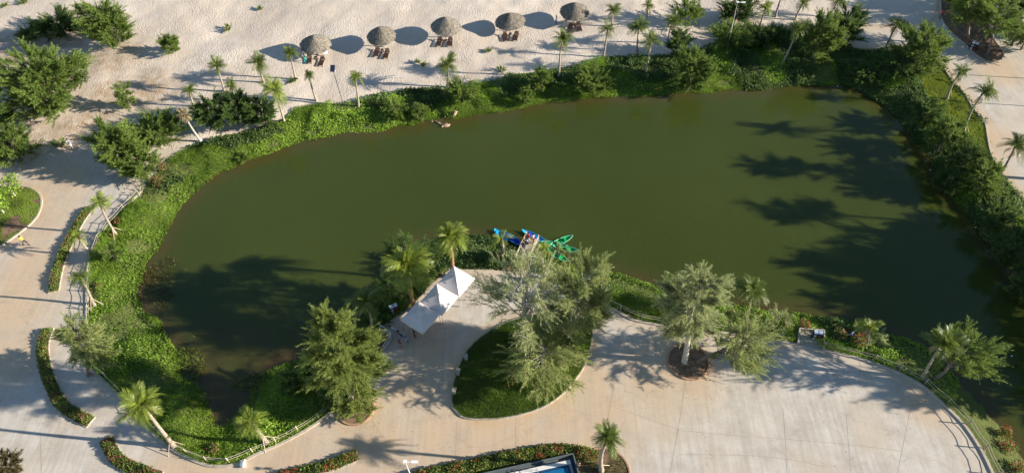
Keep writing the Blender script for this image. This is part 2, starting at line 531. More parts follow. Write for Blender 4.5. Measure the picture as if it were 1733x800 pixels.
# signed distances to the outlines, kept on a grid and read back by interpolation
FX0, FY0, FS = -132.0, -12.0, 0.8
FNX, FNY = 331, 191
_fx, _fy = np.meshgrid(FX0 + FS * np.arange(FNX), FY0 + FS * np.arange(FNY))
_FP = np.column_stack((_fx.ravel(), _fy.ravel()))
FIELD = {k: sdist(_FP, v).reshape(FNY, FNX) for k, v in (('lake', LAKE2), ('plaza', PLAZA2), ('path', PATH2), ('green', GREEN2))}

def field(k, P):
    u, v = np.clip((P[:, 0] - FX0) / FS, 0, FNX - 1.001), np.clip((P[:, 1] - FY0) / FS, 0, FNY - 1.001)
    i, j = u.astype(int), v.astype(int)
    a, b = u - i, v - j
    A = FIELD[k]
    return (A[j, i] * (1 - a) + A[j, i + 1] * a) * (1 - b) + (A[j + 1, i] * (1 - a) + A[j + 1, i + 1] * a) * b

def land_z(P):
    """height of the ground before the paving is laid"""
    d = field('lake', P)
    z = np.where(d > 0, WZ + (-0.06 - WZ) * sstep(0.0, 3.4, d), WZ + 0.45 * np.maximum(d, -4))
    hard = np.minimum(field('plaza', P), field('path', P))
    soft = sstep(1.0, 6.0, hard) * sstep(3.0, 7.0, d)
    x, y = P[:, 0], P[:, 1]
    z = z + soft * ((noise(x, y, 9, 3) - 0.35) * 0.55 + (noise(x, y, 3.1, 4) - 0.5) * 0.22 + (noise(x, y, 1.3, 5) - 0.5) * 0.08)
    z = z + sstep(-0.3, 1.0, d) * sstep(0.2, 1.2, hard) * (noise(x, y, 1.1, 6) - 0.5) * 0.10
    z = np.where(hard < 0.6, np.minimum(z, -0.06), z)
    return z, d, hard

def lz(x, y):
    return float(land_z(np.array([[x, y]], float))[0][0])

# ---------------------------------------------------------------- the ground, one sheet to the horizon
ax = np.concatenate(([-4000, -1500, -600, -300, -200, -160], np.arange(-132, 132.1, 0.72), [160, 200, 300, 600, 1500, 4000]))
ay = np.concatenate(([-3000, -1000, -300, -100, -40], np.arange(-10, 140.1, 0.72), [170, 220, 320, 650, 1600, 5000]))
gx, gy = np.meshgrid(ax, ay)
GPTS = np.column_stack((gx.ravel(), gy.ravel()))
gz, gd, ghard = land_z(GPTS)
far = (np.abs(GPTS[:, 0]) > 132.5) | (GPTS[:, 1] > 140.5) | (GPTS[:, 1] < -10.5)
gz = np.where(far, -0.06, gz)
nx, ny = len(ax), len(ay)
idx = np.arange(nx * ny).reshape(ny, nx)
gf = np.column_stack((idx[:-1, :-1].ravel(), idx[:-1, 1:].ravel(), idx[1:, 1:].ravel(), idx[1:, :-1].ravel()))

def grid_mesh(name, V, F, mat, attrs):
    me = bpy.data.meshes.new(name)
    me.vertices.add(len(V))
    me.vertices.foreach_set('co', np.ascontiguousarray(V, np.float32).ravel())
    k = F.shape[1]
    me.loops.add(F.size)
    me.loops.foreach_set('vertex_index', F.astype(np.int32).ravel())
    me.polygons.add(len(F))
    me.polygons.foreach_set('loop_start', np.arange(0, F.size, k, dtype=np.int32))
    me.polygons.foreach_set('use_smooth', np.ones(len(F), bool))
    for n_, a in attrs.items():
        me.attributes.new(n_, 'FLOAT', 'POINT').data.foreach_set('value', np.ascontiguousarray(a, np.float32))
    me.materials.append(M[mat])
    me.update(calc_edges=True)
    return me

g_in = field('green', GPTS)
g_att = 1 - sstep(-0.8, 0.9, g_in)
litter = np.zeros(len(GPTS))
for px, py, r in LITTER:
    c = G(px, py)
    dd = np.hypot(GPTS[:, 0] - c.x, (GPTS[:, 1] - c.y))
    litter = np.maximum(litter, 1 - sstep(0.3 * r, r, dd))
ground = struct(link('ground', grid_mesh('ground', np.column_stack((GPTS, gz)), gf, 'ground', {'green': g_att, 'litter': litter})))

# ---------------------------------------------------------------- the lake
wx, wy = np.meshgrid(np.arange(-60, 111, 0.9), np.arange(10, 100, 0.9))
WP = np.column_stack((wx.ravel(), wy.ravel()))
wd = field('lake', WP)
wi = np.arange(len(WP)).reshape(wx.shape)
wf = np.column_stack((wi[:-1, :-1].ravel(), wi[:-1, 1:].ravel(), wi[1:, 1:].ravel(), wi[1:, :-1].ravel()))
keep = (wd[wf] < 1.5).any(1)
shallow_c = G(400, 660, WZ)
shallow = 1 - sstep(5, 13, np.hypot(WP[:, 0] - shallow_c.x, WP[:, 1] - shallow_c.y))
shore = np.clip(0.8 * (1 - sstep(-3.2, 0.0, -(-wd))) * 0 + 0.85 * sstep(-3.0, 0.2, wd) + 0.55 * shallow, 0, 1)
used = np.unique(wf[keep])
remap = np.full(len(WP), -1)
remap[used] = np.arange(len(used))
water = struct(link('lake_water', grid_mesh('lake_water', np.column_stack((WP[used], np.full(len(used), WZ))), remap[wf[keep]], 'water', {'shore': shore[used]})))

# ---------------------------------------------------------------- paving
def sheet(name, poly, z, mat, thick=0.12, step=1.2, attr=None, zfun=None, holes=()):
    """flat or domed sheet with an inner point grid and an edge going down"""
    P2 = arr2(poly)
    x0, y0 = P2.min(0)
    x1, y1 = P2.max(0)
    qx, qy = np.meshgrid(np.arange(x0, x1, step), np.arange(y0, y1, step))
    Q = np.column_stack((qx.ravel(), qy.ravel())) + RNG.uniform(-0.1, 0.1, (qx.size, 2)) * step
    Q = Q[sdist(Q, P2) < -0.4 * step]
    pts = [Vector(p) for p in P2] + [Vector(p) for p in Q]
    n = len(P2)
    vs_, _, fs_, _, _, _ = delaunay_2d_cdt(pts, [], [list(range(n))], 1, 1e-5)
    V = np.array([(v.x, v.y) for v in vs_])
    Z = np.full(len(V), float(z)) if zfun is None else zfun(V)
    v3 = [(a[0], a[1], b) for a, b in zip(V, Z)]
    faces = [list(f) for f in fs_]
    fixed = []
    for f in faces:
        a, b, c = (V[i] for i in f[:3])
        cr = (b[0] - a[0]) * (c[1] - a[1]) - (b[1] - a[1]) * (c[0] - a[0])
        fixed.append(f if cr > 0 else f[::-1])
    nv = len(v3)
    zb = [v3[i][2] - thick for i in range(n)]
    v3 += [(v3[i][0], v3[i][1], zb[i]) for i in range(n)]
    ccw = sum(P2[i][0] * P2[(i + 1) % n][1] - P2[(i + 1) % n][0] * P2[i][1] for i in range(n)) > 0
    for i in range(n):
        j = (i + 1) % n
        q = [i, nv + i, nv + j, j]
        fixed.append(q if ccw else q[::-1])
    me = bpy.data.meshes.new(name)
    me.from_pydata(v3, [], fixed)
    if attr:
        a = attr(np.array([(p[0], p[1]) for p in v3]))
        me.attributes.new(attr.__name__, 'FLOAT', 'POINT').data.foreach_set('value', a.astype(np.float32))
    me.materials.append(M[mat])
    me.update()
    return link(name, me)

def circle(c, r, n=28):
    return [Vector((c[0] + r * math.cos(2 * math.pi * k / n), c[1] + r * math.sin(2 * math.pi * k / n), 0)) for k in range(n)]

LAWN = smooth(GP([(800, 582), (783, 606), (770, 636), (764, 666), (767, 690), (780, 704), (803, 709), (843, 708), (883, 701), (920, 688), (950, 668), (973, 643), (990, 616), (998, 593), (1003, 566),
    (998, 545), (975, 532), (930, 530), (880, 538), (835, 556)]), 0.7)
LEFTI = smooth(GP([(-70, 335), (-10, 318), (33, 315), (60, 322), (71, 340), (63, 367), (43, 387), (20, 404), (-10, 424), (-80, 462)]), 0.7)
RINGA_C, RINGB_C = G(1165, 611), G(602, 690)
RINGA, RINGB = circle(RINGA_C, 2.2), circle(RINGB_C, 1.85)
BEDR = smooth(GP([(1592, 20), (1604, 50), (1633, 76), (1657, 98), (1678, 106), (1695, 101), (1697, 88), (1683, 68), (1672, 30), (1660, -40), (1600, -50)]), 0.7)
POOLC = G(970, 768)
RED = [(60, 455, 9), (110, 300, 7), (60, 380, 8), (480, 775, 9), (760, 740, 10), (1000, 700, 9), (720, 600, 7), (330, 800, 7), (1100, 640, 7), (20, 520, 8), (40, 400, 6), (25, 600, 7), (850, 730, 12), (700, 650, 7), (1165, 640, 5.5), (1000, 640, 5), (600, 715, 6), (1690, 240, 5), (1690, 120, 6), (1120, 600, 4), (950, 700, 6), (1560, 680, 4), (640, 760, 8)]

def dust(P):
    d = np.abs(field('plaza', P))
    a = 0.30 * (1 - sstep(0.2, 2.2, d))
    for L in (LAWN, RINGA, RINGB, LEFTI):
        a = np.maximum(a, 0.85 * (1 - sstep(0.0, 1.6, dist(P, arr2(L)))))
    a = np.maximum(a, 0.75 * (1 - sstep(0.0, 2.2, np.abs(field('path', P)))))
    for px, py, r in RED:
        c = G(px, py)
        a = np.maximum(a, 0.62 * (1 - sstep(0.15 * r, r, np.hypot(P[:, 0] - c.x, P[:, 1] - c.y))))
    return a

plaza = struct(sheet('plaza_pavement', PLAZA_P, 0.0, 'paving', 0.2, 1.0, dust))
path = struct(sheet('footpath', PATH_P, 0.0, 'paving', 0.2, 1.2, dust))

def strip(name, pts, w, h, z0=0.0, mat='kerb', closed=False, parent=None, zf=None):
    P = [Vector((p[0], p[1], 0)) for p in pts]
    n = len(P)
    v, f = [], []
    for i in range(n):
        a, b = (P[i - 1], P[(i + 1) % n]) if closed else (P[max(i - 1, 0)], P[min(i + 1, n - 1)])
        t = (b - a).normalized()
        s = Vector((-t.y, t.x, 0)) * (w / 2)
        base = z0 if zf is None else zf(P[i].x, P[i].y)
        c = 0.02
        for off, z in ((s, -0.1), (s, h - c), (s * (1 - 2 * c / w), h), (-s * (1 - 2 * c / w), h), (-s, h - c), (-s, -0.1)):
            v.append(P[i] + off + Vector((0, 0, base + z)))
    for i in range(n if closed else n - 1):
        j = (i + 1) % n
        for k in range(5):
            f.append((i * 6 + k, i * 6 + k + 1, j * 6 + k + 1, j * 6 + k))
    if not closed:
        f += [tuple(range(6))[::-1], tuple((n - 1) * 6 + k for k in range(6))]
    mb = MB()
    mb.add(v, f)
    return mb.build(name, mat, parent)

def inset(pts, d):
    """shift a closed outline sideways by d (positive = to the left of travel)"""
    n, out = len(pts), []
    for i in range(n):
        t = (pts[(i + 1) % n] - pts[i - 1])
        t.z = 0
        t.normalize()
        out.append(pts[i] + Vector((-t.y, t.x, 0)) * d)
    return out

def shift(pts, d):
    n, out = len(pts), []
    for i in range(n):
        t = (pts[min(i + 1, n - 1)] - pts[max(i - 1, 0)])
        t.z = 0
        t.normalize()
        out.append(pts[i] + Vector((-t.y, t.x, 0)) * d)
    return out

rimA, rimB, rimC = (smooth(GP(r), 0.8, False) for r in (RIM, RIM_B, RIM_C))
for r in (rimA, rimB, rimC):
    strip('edge_kerb', r, 0.30, 0.13, 0.0, 'kerb', False, plaza)
strip('edge_kerb', smooth(GP([(1597, 114), (1609, 134), (1633, 160), (1648, 187), (1666, 207), (1671, 233), (1678, 263), (1700, 300), (1720, 327), (1742, 347), (1800, 400)]), 0.8, False), 0.18, 0.12, 0.0, 'kerb', False, path)

# joints in the concrete
def joint(pts, w=0.07):
    P = smooth(GP(pts), 1.5, False)
    v, f = [], []
    for i, p in enumerate(P):
        t = (P[min(i + 1, len(P) - 1)] - P[max(i - 1, 0)]).normalized()
        s = Vector((-t.y, t.x, 0)) * w / 2
        v += [p + s + Vector((0, 0, 0.004)), p - s + Vector((0, 0, 0.004))]
    for i in range(len(P) - 1):
        f.append((2 * i, 2 * i + 1, 2 * i + 3, 2 * i + 2))
    MB().add(v, f).build('expansion_joint', 'joint', plaza)

for j in [((1160, 643), (1152, 700), (1143, 750), (1134, 800), (1126, 860)), ((1542, 686), (1532, 735), (1520, 795), (1510, 850)), ((1542, 686), (1565, 680), (1570, 662)), ((1542, 686), (1500, 675), (1460, 655)),
          ((1455, 611), (1455, 655)), ((1325, 690), (1330, 760), (1334, 850)), ((1432, 700), (1440, 800)), ((1145, 727), (1250, 737), (1400, 748), (1530, 763)), ((1150, 768), (1300, 772), (1400, 790)),
          ((628, 706), (650, 745), (672, 800)), ((773, 712), (770, 800)), ((873, 705), (872, 765)), ((1045, 690), (1150, 727)), ((0, 615), (40, 598)), ((70, 800), (68, 730)), ((120, 640), (60, 660)),
          ((1040, 645), (1030, 700), (1022, 740))]:
    joint(j, 0.035)

# planted islands: soil mound, kerb; grass later
def mound(poly, top, edge=0.06, reach=2.0):
    P2 = arr2(poly)
    return lambda V: edge + (top - edge) * sstep(0, reach, dist(V, P2)) + 0.03 * noise(V[:, 0], V[:, 1], 0.8, 8)

lawn = struct(sheet('lawn_island', LAWN, 0.1, 'soil', 0.2, 0.8, None, mound(LAWN, 0.32)))
left_lawn = struct(sheet('lawn_verge', LEFTI, 0.1, 'soil', 0.2, 0.8, None, mound(LEFTI, 0.2)))
ring_a = struct(sheet('tree_pit', RINGA, 0.05, 'soil', 0.2, 0.6, None, mound(RINGA, 0.12)))
ring_b = struct(sheet('tree_pit', RINGB, 0.05, 'soil', 0.2, 0.6, None, mound(RINGB, 0.12)))
soil_bed = struct(sheet('planting_bed', BEDR, 0.05, 'soil', 0.2, 0.8, None, mound(BEDR, 0.12)))
for p, o, m_, w_ in ((LAWN, lawn, 'kerb', 0.20), (LEFTI, left_lawn, 'kerb', 0.24), (RINGA, ring_a, 'kerb_red', 0.22), (RINGB, ring_b, 'kerb_red', 0.22), (BEDR, soil_bed, 'kerb', 0.2)):
    strip('kerb', p, w_, 0.14, 0.0, m_, True, o)

# ---------------------------------------------------------------- feathery trees and shrubs (whistling pines)
def blades(o, d, l, w, tint):
    """thin pointed blades as single triangles"""
    s = unit(np.cross(d, rdir(len(d)))) * w[:, None]
    V = np.stack((o - s, o + s, o + d * l[:, None]), 1).reshape(-1, 3)
    return V, np.repeat(tint, 3)

def plumes(P, A, L, per, blade=0.36, width=0.019, tint=None, sag=0.25, spread=0.78):
    n = len(P)
    tint = RNG.normal(0.5, 0.2, n) if tint is None else tint
    t = RNG.random((n, per))
    curve = np.array([0, 0, -1.0]) * sag
    o = P[:, None, :] + A[:, None, :] * (L[:, None] * t)[..., None] + curve * (L[:, None] * t * t)[..., None]
    d = unit(A[:, None, :] * 0.9 + rdir(n * per).reshape(n, per, 3) * spread + np.array([0, 0, -0.10]))
    l = blade * (0.45 + 1.05 * RNG.random((n, per)) ** 1.5) * (1.25 - 0.75 * t)
    w = width * (0.7 + 0.6 * RNG.random((n, per)))
    tt = np.clip(tint[:, None] + 0.10 * RNG.normal(size=(n, per)) + 0.45 * (t - 0.45), 0, 1)  # random leaf tone, plus painted light: brighter plume tips, darker gaps
    return blades(o.reshape(-1, 3), d.reshape(-1, 3), l.ravel(), w.ravel(), tt.ravel())

def feather_tree(label, base, cc, r, hh, mat='leaf_green', dens=1.0, lobes=None, bare=0.0, bark='bark', name='pine_tree', cat='tree', group=None,
                 blade=0.40, width=0.022, per=70, up=0.35, stems=1, core=0.35, wind=(0.0, 0, 0), sag=0.25, low=0.6):
    base, cc = Vector(base), Vector(cc)
    t = thing(name, label, cat, base, 0, group)
    c = np.array(cc - base)
    reach = 0.55 * min(1.0, 0.3 + 0.22 * r)                        # the plumes stick out past the branch tips
    r, hh = max(0.55 * r, r - reach), max(0.6 * hh, hh - reach)
    K = lobes or min(72, int(18 + 8.0 * r))
    D = rdir(K)
    D[:, 2] = np.where(D[:, 2] < -low, -D[:, 2] * 0.6, D[:, 2])
    D = unit(D)
    if low > 0.9:                                                  # foliage stays wide down to the ground
        k = np.hypot(D[:, 0], D[:, 1]) + 1e-6
        D[:, :2] *= np.where(D[:, 2] < 0, np.minimum(1.0, k ** 0.4) / k, 1.0)[:, None]
    E = np.array([r, r, hh])
    TIP = c + D * E * RNG.uniform(0.70, 1.05, (K, 1))              # branch tips
    TIP[:, 2] = np.maximum(TIP[:, 2], 0.25)
    hz = np.hypot(TIP[:, 0] - c[0], TIP[:, 1] - c[1])
    zs = np.clip(TIP[:, 2] - (0.25 + 0.7 * up) * hz - 0.1 * hh, 0.04 * c[2], c[2] + 0.5 * hh)
    S = np.column_stack((c[0] * np.clip(zs / c[2], 0, 1), c[1] * np.clip(zs / c[2], 0, 1), zs))
    BV = TIP - S
    BL = np.linalg.norm(BV, axis=1)
    n = max(24, int(44 * dens * (r + 0.4) * max(hh + 0.3, 0.7 * r)))
    li = RNG.choice(K, n, p=BL / BL.sum())
    tt = 0.30 + 0.72 * RNG.random(n) ** 0.7
    fat = (0.21 * BL[li] * (1.25 - 0.85 * tt))[:, None]
    P = S[li] + BV[li] * tt[:, None] + rdir(n) * fat * RNG.random((n, 1)) ** 0.5
    P[:, 2] += 0.10 * BL[li] * np.sin(math.pi * tt)
    nc = int(n * core * 0.6)
    P[:nc] = c + rdir(nc) * E * (RNG.random((nc, 1)) ** 0.5) * 0.62
    P[:, 2] = np.maximum(P[:, 2], 0.12)
    A = unit(unit(BV[li]) + 0.55 * rdir(n) + np.array([0, 0, 0.6 * up]) + np.array(wind))
    A[:nc] = unit(unit(P[:nc] - c + 1e-3) + 0.5 * rdir(nc) + np.array([0, 0, up]))
    L = RNG.uniform(0.7, 1.5, n) * min(1.0, 0.3 + 0.22 * r)
    L = np.where(tt > 0.82, L * 1.45, L)
    lt = RNG.normal(0.5, 0.17, K)
    tint = lt[li] + RNG.normal(0, 0.10, n)
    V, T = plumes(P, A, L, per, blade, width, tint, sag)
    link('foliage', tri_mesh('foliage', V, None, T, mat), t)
    # trunk and limbs
    tr = 0.014 * (c[2] + hh) + 0.05
    mb = MB()
    for s in range(stems):
        a = Vector((math.cos(2.1 * s), math.sin(2.1 * s), 0)) * (0.25 * s)
        k = 6
        pts = [a + Vector(c) * (i / k) + Vector((random.uniform(-1, 1), random.uniform(-1, 1), 0)) * 0.04 * r * (i > 0) for i in range(k + 1)]
        pts[0].z = -0.15
        pts.append(Vector(c) + Vector((0, 0, hh * 0.55)))
        mb.tube(pts, [tr * (1.25 - 1.0 * i / (k + 1)) / (1 + 0.35 * (stems > 1)) for i in range(k + 2)], 7)
    mb.build('trunk', bark, t, True)
    lb = MB()
    for i in range(K):
        a, b = Vector(S[i]), Vector(TIP[i])
        m = a.lerp(b, 0.5) + Vector((0, 0, 0.10 * BL[i]))
        lb.tube([a, m, b], [tr * 0.26, tr * 0.16, tr * 0.04], 5, False)
        if bare:
            for q in range(int(bare)):
                e = b + Vector(rdir(1)[0]) * r * 0.28 + Vector((0, 0, 0.15 * r))
                mm = m.lerp(b, random.random())
                lb.tube([mm, mm.lerp(e, 0.5) + Vector((0, 0, 0.05 * r)), e], [tr * 0.12, tr * 0.08, tr * 0.03], 4, False)
    lb.build('limbs', bark, t, True)
    return t

def by_box(x0, y0, x1, y1, trunk=0.0, squat=0.45):
    """place, radius and half height of a crown from the box it fills in the photograph"""
    cx, cy = (x0 + x1) / 2, (y0 + y1) / 2
    hc = 1.0
    for _ in range(6):
        p = G(cx, cy, hc)
        k = ppm(p)
        e = math.atan2(CAM_H - hc, p.y)
        r = (x1 - x0) / 2 / k
        v = (y1 - y0) / 2 / k
        hh2 = (v * v - (r * math.sin(e)) ** 2) / math.cos(e) ** 2
        hh = max(squat * r, math.sqrt(hh2) if hh2 > 0 else 0)
        hc = 0.85 * hh + trunk
    return p, r, hh

def shrub(x0, y0, x1, y1, label, mat='leaf_green', dens=1.0, **kw):
    p, r, hh = by_box(x0, y0, x1, y1)
    z = lz(p.x, p.y)
    kw.setdefault('name', 'pine_shrub')
    kw.setdefault('cat', 'shrub')
    kw.setdefault('up', 0.6)
    return feather_tree(label, (p.x, p.y, z), (p.x, p.y, p.z + min(0, z)), 1.04 * r, 1.0 * hh, mat, dens, **kw)

def tree(bx, by, x0, y0, x1, y1, label, mat='leaf_green', dens=1.0, zb=None, **kw):
    b = G(bx, by)
    if zb is None:
        b.z = lz(b.x, b.y) if field('plaza', np.array([[b.x, b.y]]))[0] > 0 else 0.1
    else:
        b.z = zb
    c = atY((x0 + x1) / 2, (y0 + y1) / 2, b.y)
    k = ppm(c)
    e = math.atan2(CAM_H - c.z, c.y)
    r, v = (x1 - x0) / 2 / k, (y1 - y0) / 2 / k
    hh2 = (v * v - (0.9 * r * math.sin(e)) ** 2) / math.cos(e) ** 2
    hh = min(max(0.45 * r, math.sqrt(hh2) if hh2 > 0 else 0), 0.9 * c.z)
    return feather_tree(label, b, c, 0.98 * r, 0.95 * hh, mat, dens, **kw)

GS, GB = 'feathery shrubs on the sand', 'feathery shrubs on the lake bank'
for a in [
    (58, 10, 140, 70, 'dark feathery tree on the sand, left of the taller green one near the top left', 'leaf_deep', 1.2),
    (136, -4, 228, 92, 'tall bright green feathery tree on the sand at the top left', 'leaf_green', 1.2),
    (0, 70, 150, 212, 'largest round feathery bush on the sand at the left edge', 'leaf_green', 1.25),
    (-30, 175, 32, 218, 'small feathery bush cut by the left edge below the largest bush', 'leaf_green', 1.2),
    (-25, 206, 62, 290, 'feathery bush at the left edge just above the concrete path', 'leaf_green', 1.3),
    (30, 44, 72, 70, 'low dark green bush left of the dark tree on the sand', 'leaf_deep', 1.2),
    (270, 58, 305, 96, 'lone round bush standing apart on open sand', 'leaf_green', 1.3),
    (192, 138, 232, 188, 'thin sparse sapling on the sand above the bank bushes', 'leaf_green', 0.5),
    (156, 198, 240, 300, 'leftmost of the broad bushes where the path meets the bank', 'leaf_green', 1.25),
    (212, 185, 312, 262, 'broad bush behind the leaning dry palm', 'leaf_green', 1.2),
    (198, 242, 272, 312, 'bush nearest the concrete path at the head of the bank', 'leaf_green', 1.2),
    (328, 158, 396, 228, 'dark plumed bush right of the leaning dry palm', 'leaf_deep', 1.3),
    (374, 152, 432, 224, 'dark plumed bush in the middle of the clump by the palms', 'leaf_deep', 1.3),
    (416, 162, 470, 220, 'dark plumed bush left of the palm with the pale trunk', 'leaf_deep', 1.3),
]:
    shrub(*a[:5], mat=a[5], dens=a[6] * 1.15, group=GS, width=0.029)
for a in [
    (755, 128, 810, 178, 'round green shrub on the bank right below the single palm in the middle', 'leaf_green', 1.2),
    (646, 160, 692, 200, 'green shrub on the bank, wider one of the pair left of the driftwood', 'leaf_green', 1.2),
    (693, 166, 724, 196, 'small green shrub on the bank directly above the driftwood', 'leaf_green', 1.2),
    (898, 108, 936, 156, 'young feathery pine on the bank left of the tall slim palm', 'leaf_green', 1.1),
    (878, 138, 904, 172, 'smallest feathery shrub at the water below the young pine', 'leaf_green', 1.1),
    (968, 104, 1032, 158, 'wide soft shrub on the bank right of the tall slim palm', 'leaf_green', 1.2),
    (1138, 70, 1208, 156, 'tall pale green plumed pine at the water on the far bank', 'leaf_green', 1.3),
    (1128, 48, 1172, 100, 'dark shrub behind the pale plumed pine', 'leaf_deep', 1.3),
    (1135, -6, 1192, 48, 'feathery pine at the top edge left of the tall white lamp', 'leaf_green', 1.0),
    (1214, -8, 1284, 44, 'dark bush at the top edge behind the tall white lamp', 'leaf_deep', 1.3),
    (1198, 34, 1272, 98, 'broad bush at the foot of the tall white lamp', 'leaf_green', 1.2),
    (1244, 40, 1312, 86, 'dark bush right of the tall white lamp', 'leaf_deep', 1.2),
    (1293, 38, 1332, 76, 'small dark bush left of the inclined palm trunk on the far bank', 'leaf_deep', 1.2),
    (1350, 18, 1422, 116, 'tall dense pine right of the inclined palm on the far bank', 'leaf_green', 1.3),
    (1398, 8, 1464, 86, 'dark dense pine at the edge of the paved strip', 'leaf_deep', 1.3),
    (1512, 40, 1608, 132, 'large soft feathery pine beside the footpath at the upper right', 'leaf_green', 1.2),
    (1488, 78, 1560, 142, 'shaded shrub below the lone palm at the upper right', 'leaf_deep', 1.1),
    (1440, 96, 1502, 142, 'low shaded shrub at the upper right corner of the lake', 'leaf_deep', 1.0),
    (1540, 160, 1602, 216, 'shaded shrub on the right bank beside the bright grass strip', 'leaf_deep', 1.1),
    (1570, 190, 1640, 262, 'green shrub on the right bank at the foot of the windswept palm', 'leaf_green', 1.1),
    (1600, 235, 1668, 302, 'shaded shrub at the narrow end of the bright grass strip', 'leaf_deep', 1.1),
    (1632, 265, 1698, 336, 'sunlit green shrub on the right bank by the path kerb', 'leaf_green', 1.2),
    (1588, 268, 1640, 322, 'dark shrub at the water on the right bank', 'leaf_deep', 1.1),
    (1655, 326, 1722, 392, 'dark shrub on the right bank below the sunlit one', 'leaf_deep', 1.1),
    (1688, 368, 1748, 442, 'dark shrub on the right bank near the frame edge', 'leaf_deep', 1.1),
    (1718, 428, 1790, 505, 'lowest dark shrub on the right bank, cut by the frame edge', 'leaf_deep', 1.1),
]:
    shrub(*a[:5], mat=a[5], dens=a[6], group=GB, width=0.027)

# small weeds on the sand
for i, (x, y, w, lab) in enumerate([(385, 46, 20, 'flat green weed alone on open sand in the upper left'), (708, 104, 10, 'left one of two tiny weeds on the sand'), (717, 110, 9, 'right one of two tiny weeds on the sand'),
        (827, 86, 8, 'tiny weed on the sand below the thatched shades'), (848, 118, 18, 'thin weed at the sand edge above the bank'), (40, 4, 18, 'small weed at the top left corner'), (8, 10, 12, 'tiny weed beside the top left corner'),
        (440, 14, 8, 'tiny weed on the upper sand'), (215, 176, 26, 'low dark weed under the sparse sapling'), (497, 137, 18, 'grey dry weed at a palm foot on the sand'), (100, 243, 26, 'low dark weed beside the person in white')]):
    shrub(x - w / 2, y - w * 0.3, x + w / 2, y + w * 0.3, lab, 'leaf_green', 1.4, name='weed', cat='weed', group='weeds on the sand', blade=0.22, width=0.03, per=40)

# tall trees, upper right and beyond the right edge (their shade lies on the lake)
for a in [(1638, 76, 1596, -40, 1690, 52, 'tall tree with bare slim trunk in the soil bed, upper right'), (1671, 92, 1640, -5, 1735, 72, 'tall tree with inclined trunk at the tip of the soil bed'),
          (1728, 84, 1690, 18, 1790, 100, 'broad green tree at the right edge behind the soil bed'), (1705, 30, 1660, -60, 1770, 30, 'dense dark tree in the upper right corner'),
          (1600, 12, 1588, -50, 1642, 28, 'dark tree at the top edge where the footpath begins')]:
    tree(*a, mat='leaf_deep' if 'dark' in a[6] else 'leaf_green', dens=1.0, group='tall trees by the footpath', bark='bark')
PROTO = []
for i, (px, py, h, r) in enumerate([(1800, 306, 14.5, 2.4), (1835, 384, 14.0, 2.6), (1800, 455, 11.5, 3.4), (1850, 470, 12, 3.4), (1810, 512, 11, 3.2), (1870, 540, 12, 3.6), (1840, 590, 10.5, 3.2), (1910, 600, 12, 3.4), (1880, 650, 10, 2.4), (1930, 690, 12, 3.0), (1785, 425, 7.5, 3.0), (1800, 490, 8, 3.2), (1815, 560, 8, 3.2), (1850, 625, 8, 3.2), (1880, 425, 12, 3.6), (1800, 20, 12, 4.0), (1860, 60, 12, 4.0), (1760, -30, 12, 4.0), (1680, -60, 12, 4.0)]):
    b = G(px, py)
    label = 'tall pine standing past the right edge of the lake'
    if i < 2:
        feather_tree(label, (b.x, b.y, -0.05), (b.x, b.y, h * 0.80), r, h * 0.20, 'leaf_green', 0.9, group='tall pines beyond the right bank', width=0.03)
        continue
    if len(PROTO) < 3:
        t = feather_tree(label, (b.x, b.y, -0.05), (b.x, b.y, 5.6), 3.2, 5.4, 'leaf_green', 0.75, group='tall pines beyond the right bank', width=0.034, low=0.98)
        PROTO.append(t)
    else:
        src = PROTO[(i + 1) % 3]
        t = src.copy()
        COL.objects.link(t)
        for ch in src.children:
            q = ch.copy()
            COL.objects.link(q)
            q.parent = t
        t.location = (b.x, b.y, -0.05)
        t.rotation_euler = (0, 0, 1.7 * i)
    t.scale = (r / 3.2, r / 3.2, h / 11.0)

# trees of the peninsula and the plaza
tree(600, 696, 516, 508, 656, 712, 'big yellow-green pine in the brick-ringed pit left of the tents', 'leaf_yellow', 1.5, blade=0.36, width=0.019, per=78, wind=(0.15, 0, 0), bark='bark', zb=0.1, low=0.95)
tree(893, 588, 792, 415, 985, 612, 'sparse grey-green tree with pale bare branches on the lawn island', 'leaf_grey', 0.58, bare=1, lobes=50, low=0.35, bark='bark_pale', stems=3, per=45, blade=0.36, width=0.019, core=0.2, zb=0.3)
tree(953, 592, 922, 425, 1044, 595, 'plumed olive pine behind the sparse tree on the lawn island', 'leaf_olive', 1.0, per=75, blade=0.36, width=0.019, zb=0.3, up=0.6, bark='bark_pale', low=0.95)
tree(915, 632, 836, 530, 1004, 672, 'low drooping olive tree at the front of the lawn island', 'leaf_olive', 1.1, per=70, blade=0.36, width=0.019, zb=0.3, sag=0.5, bark='bark_pale', low=0.95)
tree(1158, 612, 1110, 438, 1232, 600, 'tall grey-olive pine in the round brick-ringed pit on the plaza', 'leaf_grey', 1.4, per=78, blade=0.36, width=0.019, zb=0.1, bark='bark_pale', sag=0.4, low=0.95)
tree(1178, 612, 1196, 515, 1320, 645, 'low wide olive pine bending right out of the round pit', 'leaf_olive', 1.0, per=70, blade=0.36, width=0.019, zb=0.1, bark='bark', up=0.1, low=0.95)
tree(1582, 640, 1572, 542, 1698, 648, 'windswept bright green pine on the bank at the right end of the plaza', 'leaf_green', 1.0, per=75, blade=0.36, width=0.019, up=0.5, wind=(0.55, 0, 0.2), low=0.95)
tree(150, 634, 104, 530, 184, 632, 'olive pine beside the left path by the fence', 'leaf_olive', 1.3, per=75, blade=0.36, width=0.019, bark='bark', low=0.95)
tree(690, 500, 640, 385, 742, 485, 'soft dark pine behind the golden palm on the peninsula', 'leaf_deep', 1.0, per=55, low=0.95)
shrub(632, 452, 700, 520, 'dark shrub at the water left of the golden palm by the tents', 'leaf_deep', 1.1, name='leafy_shrub', per=60)
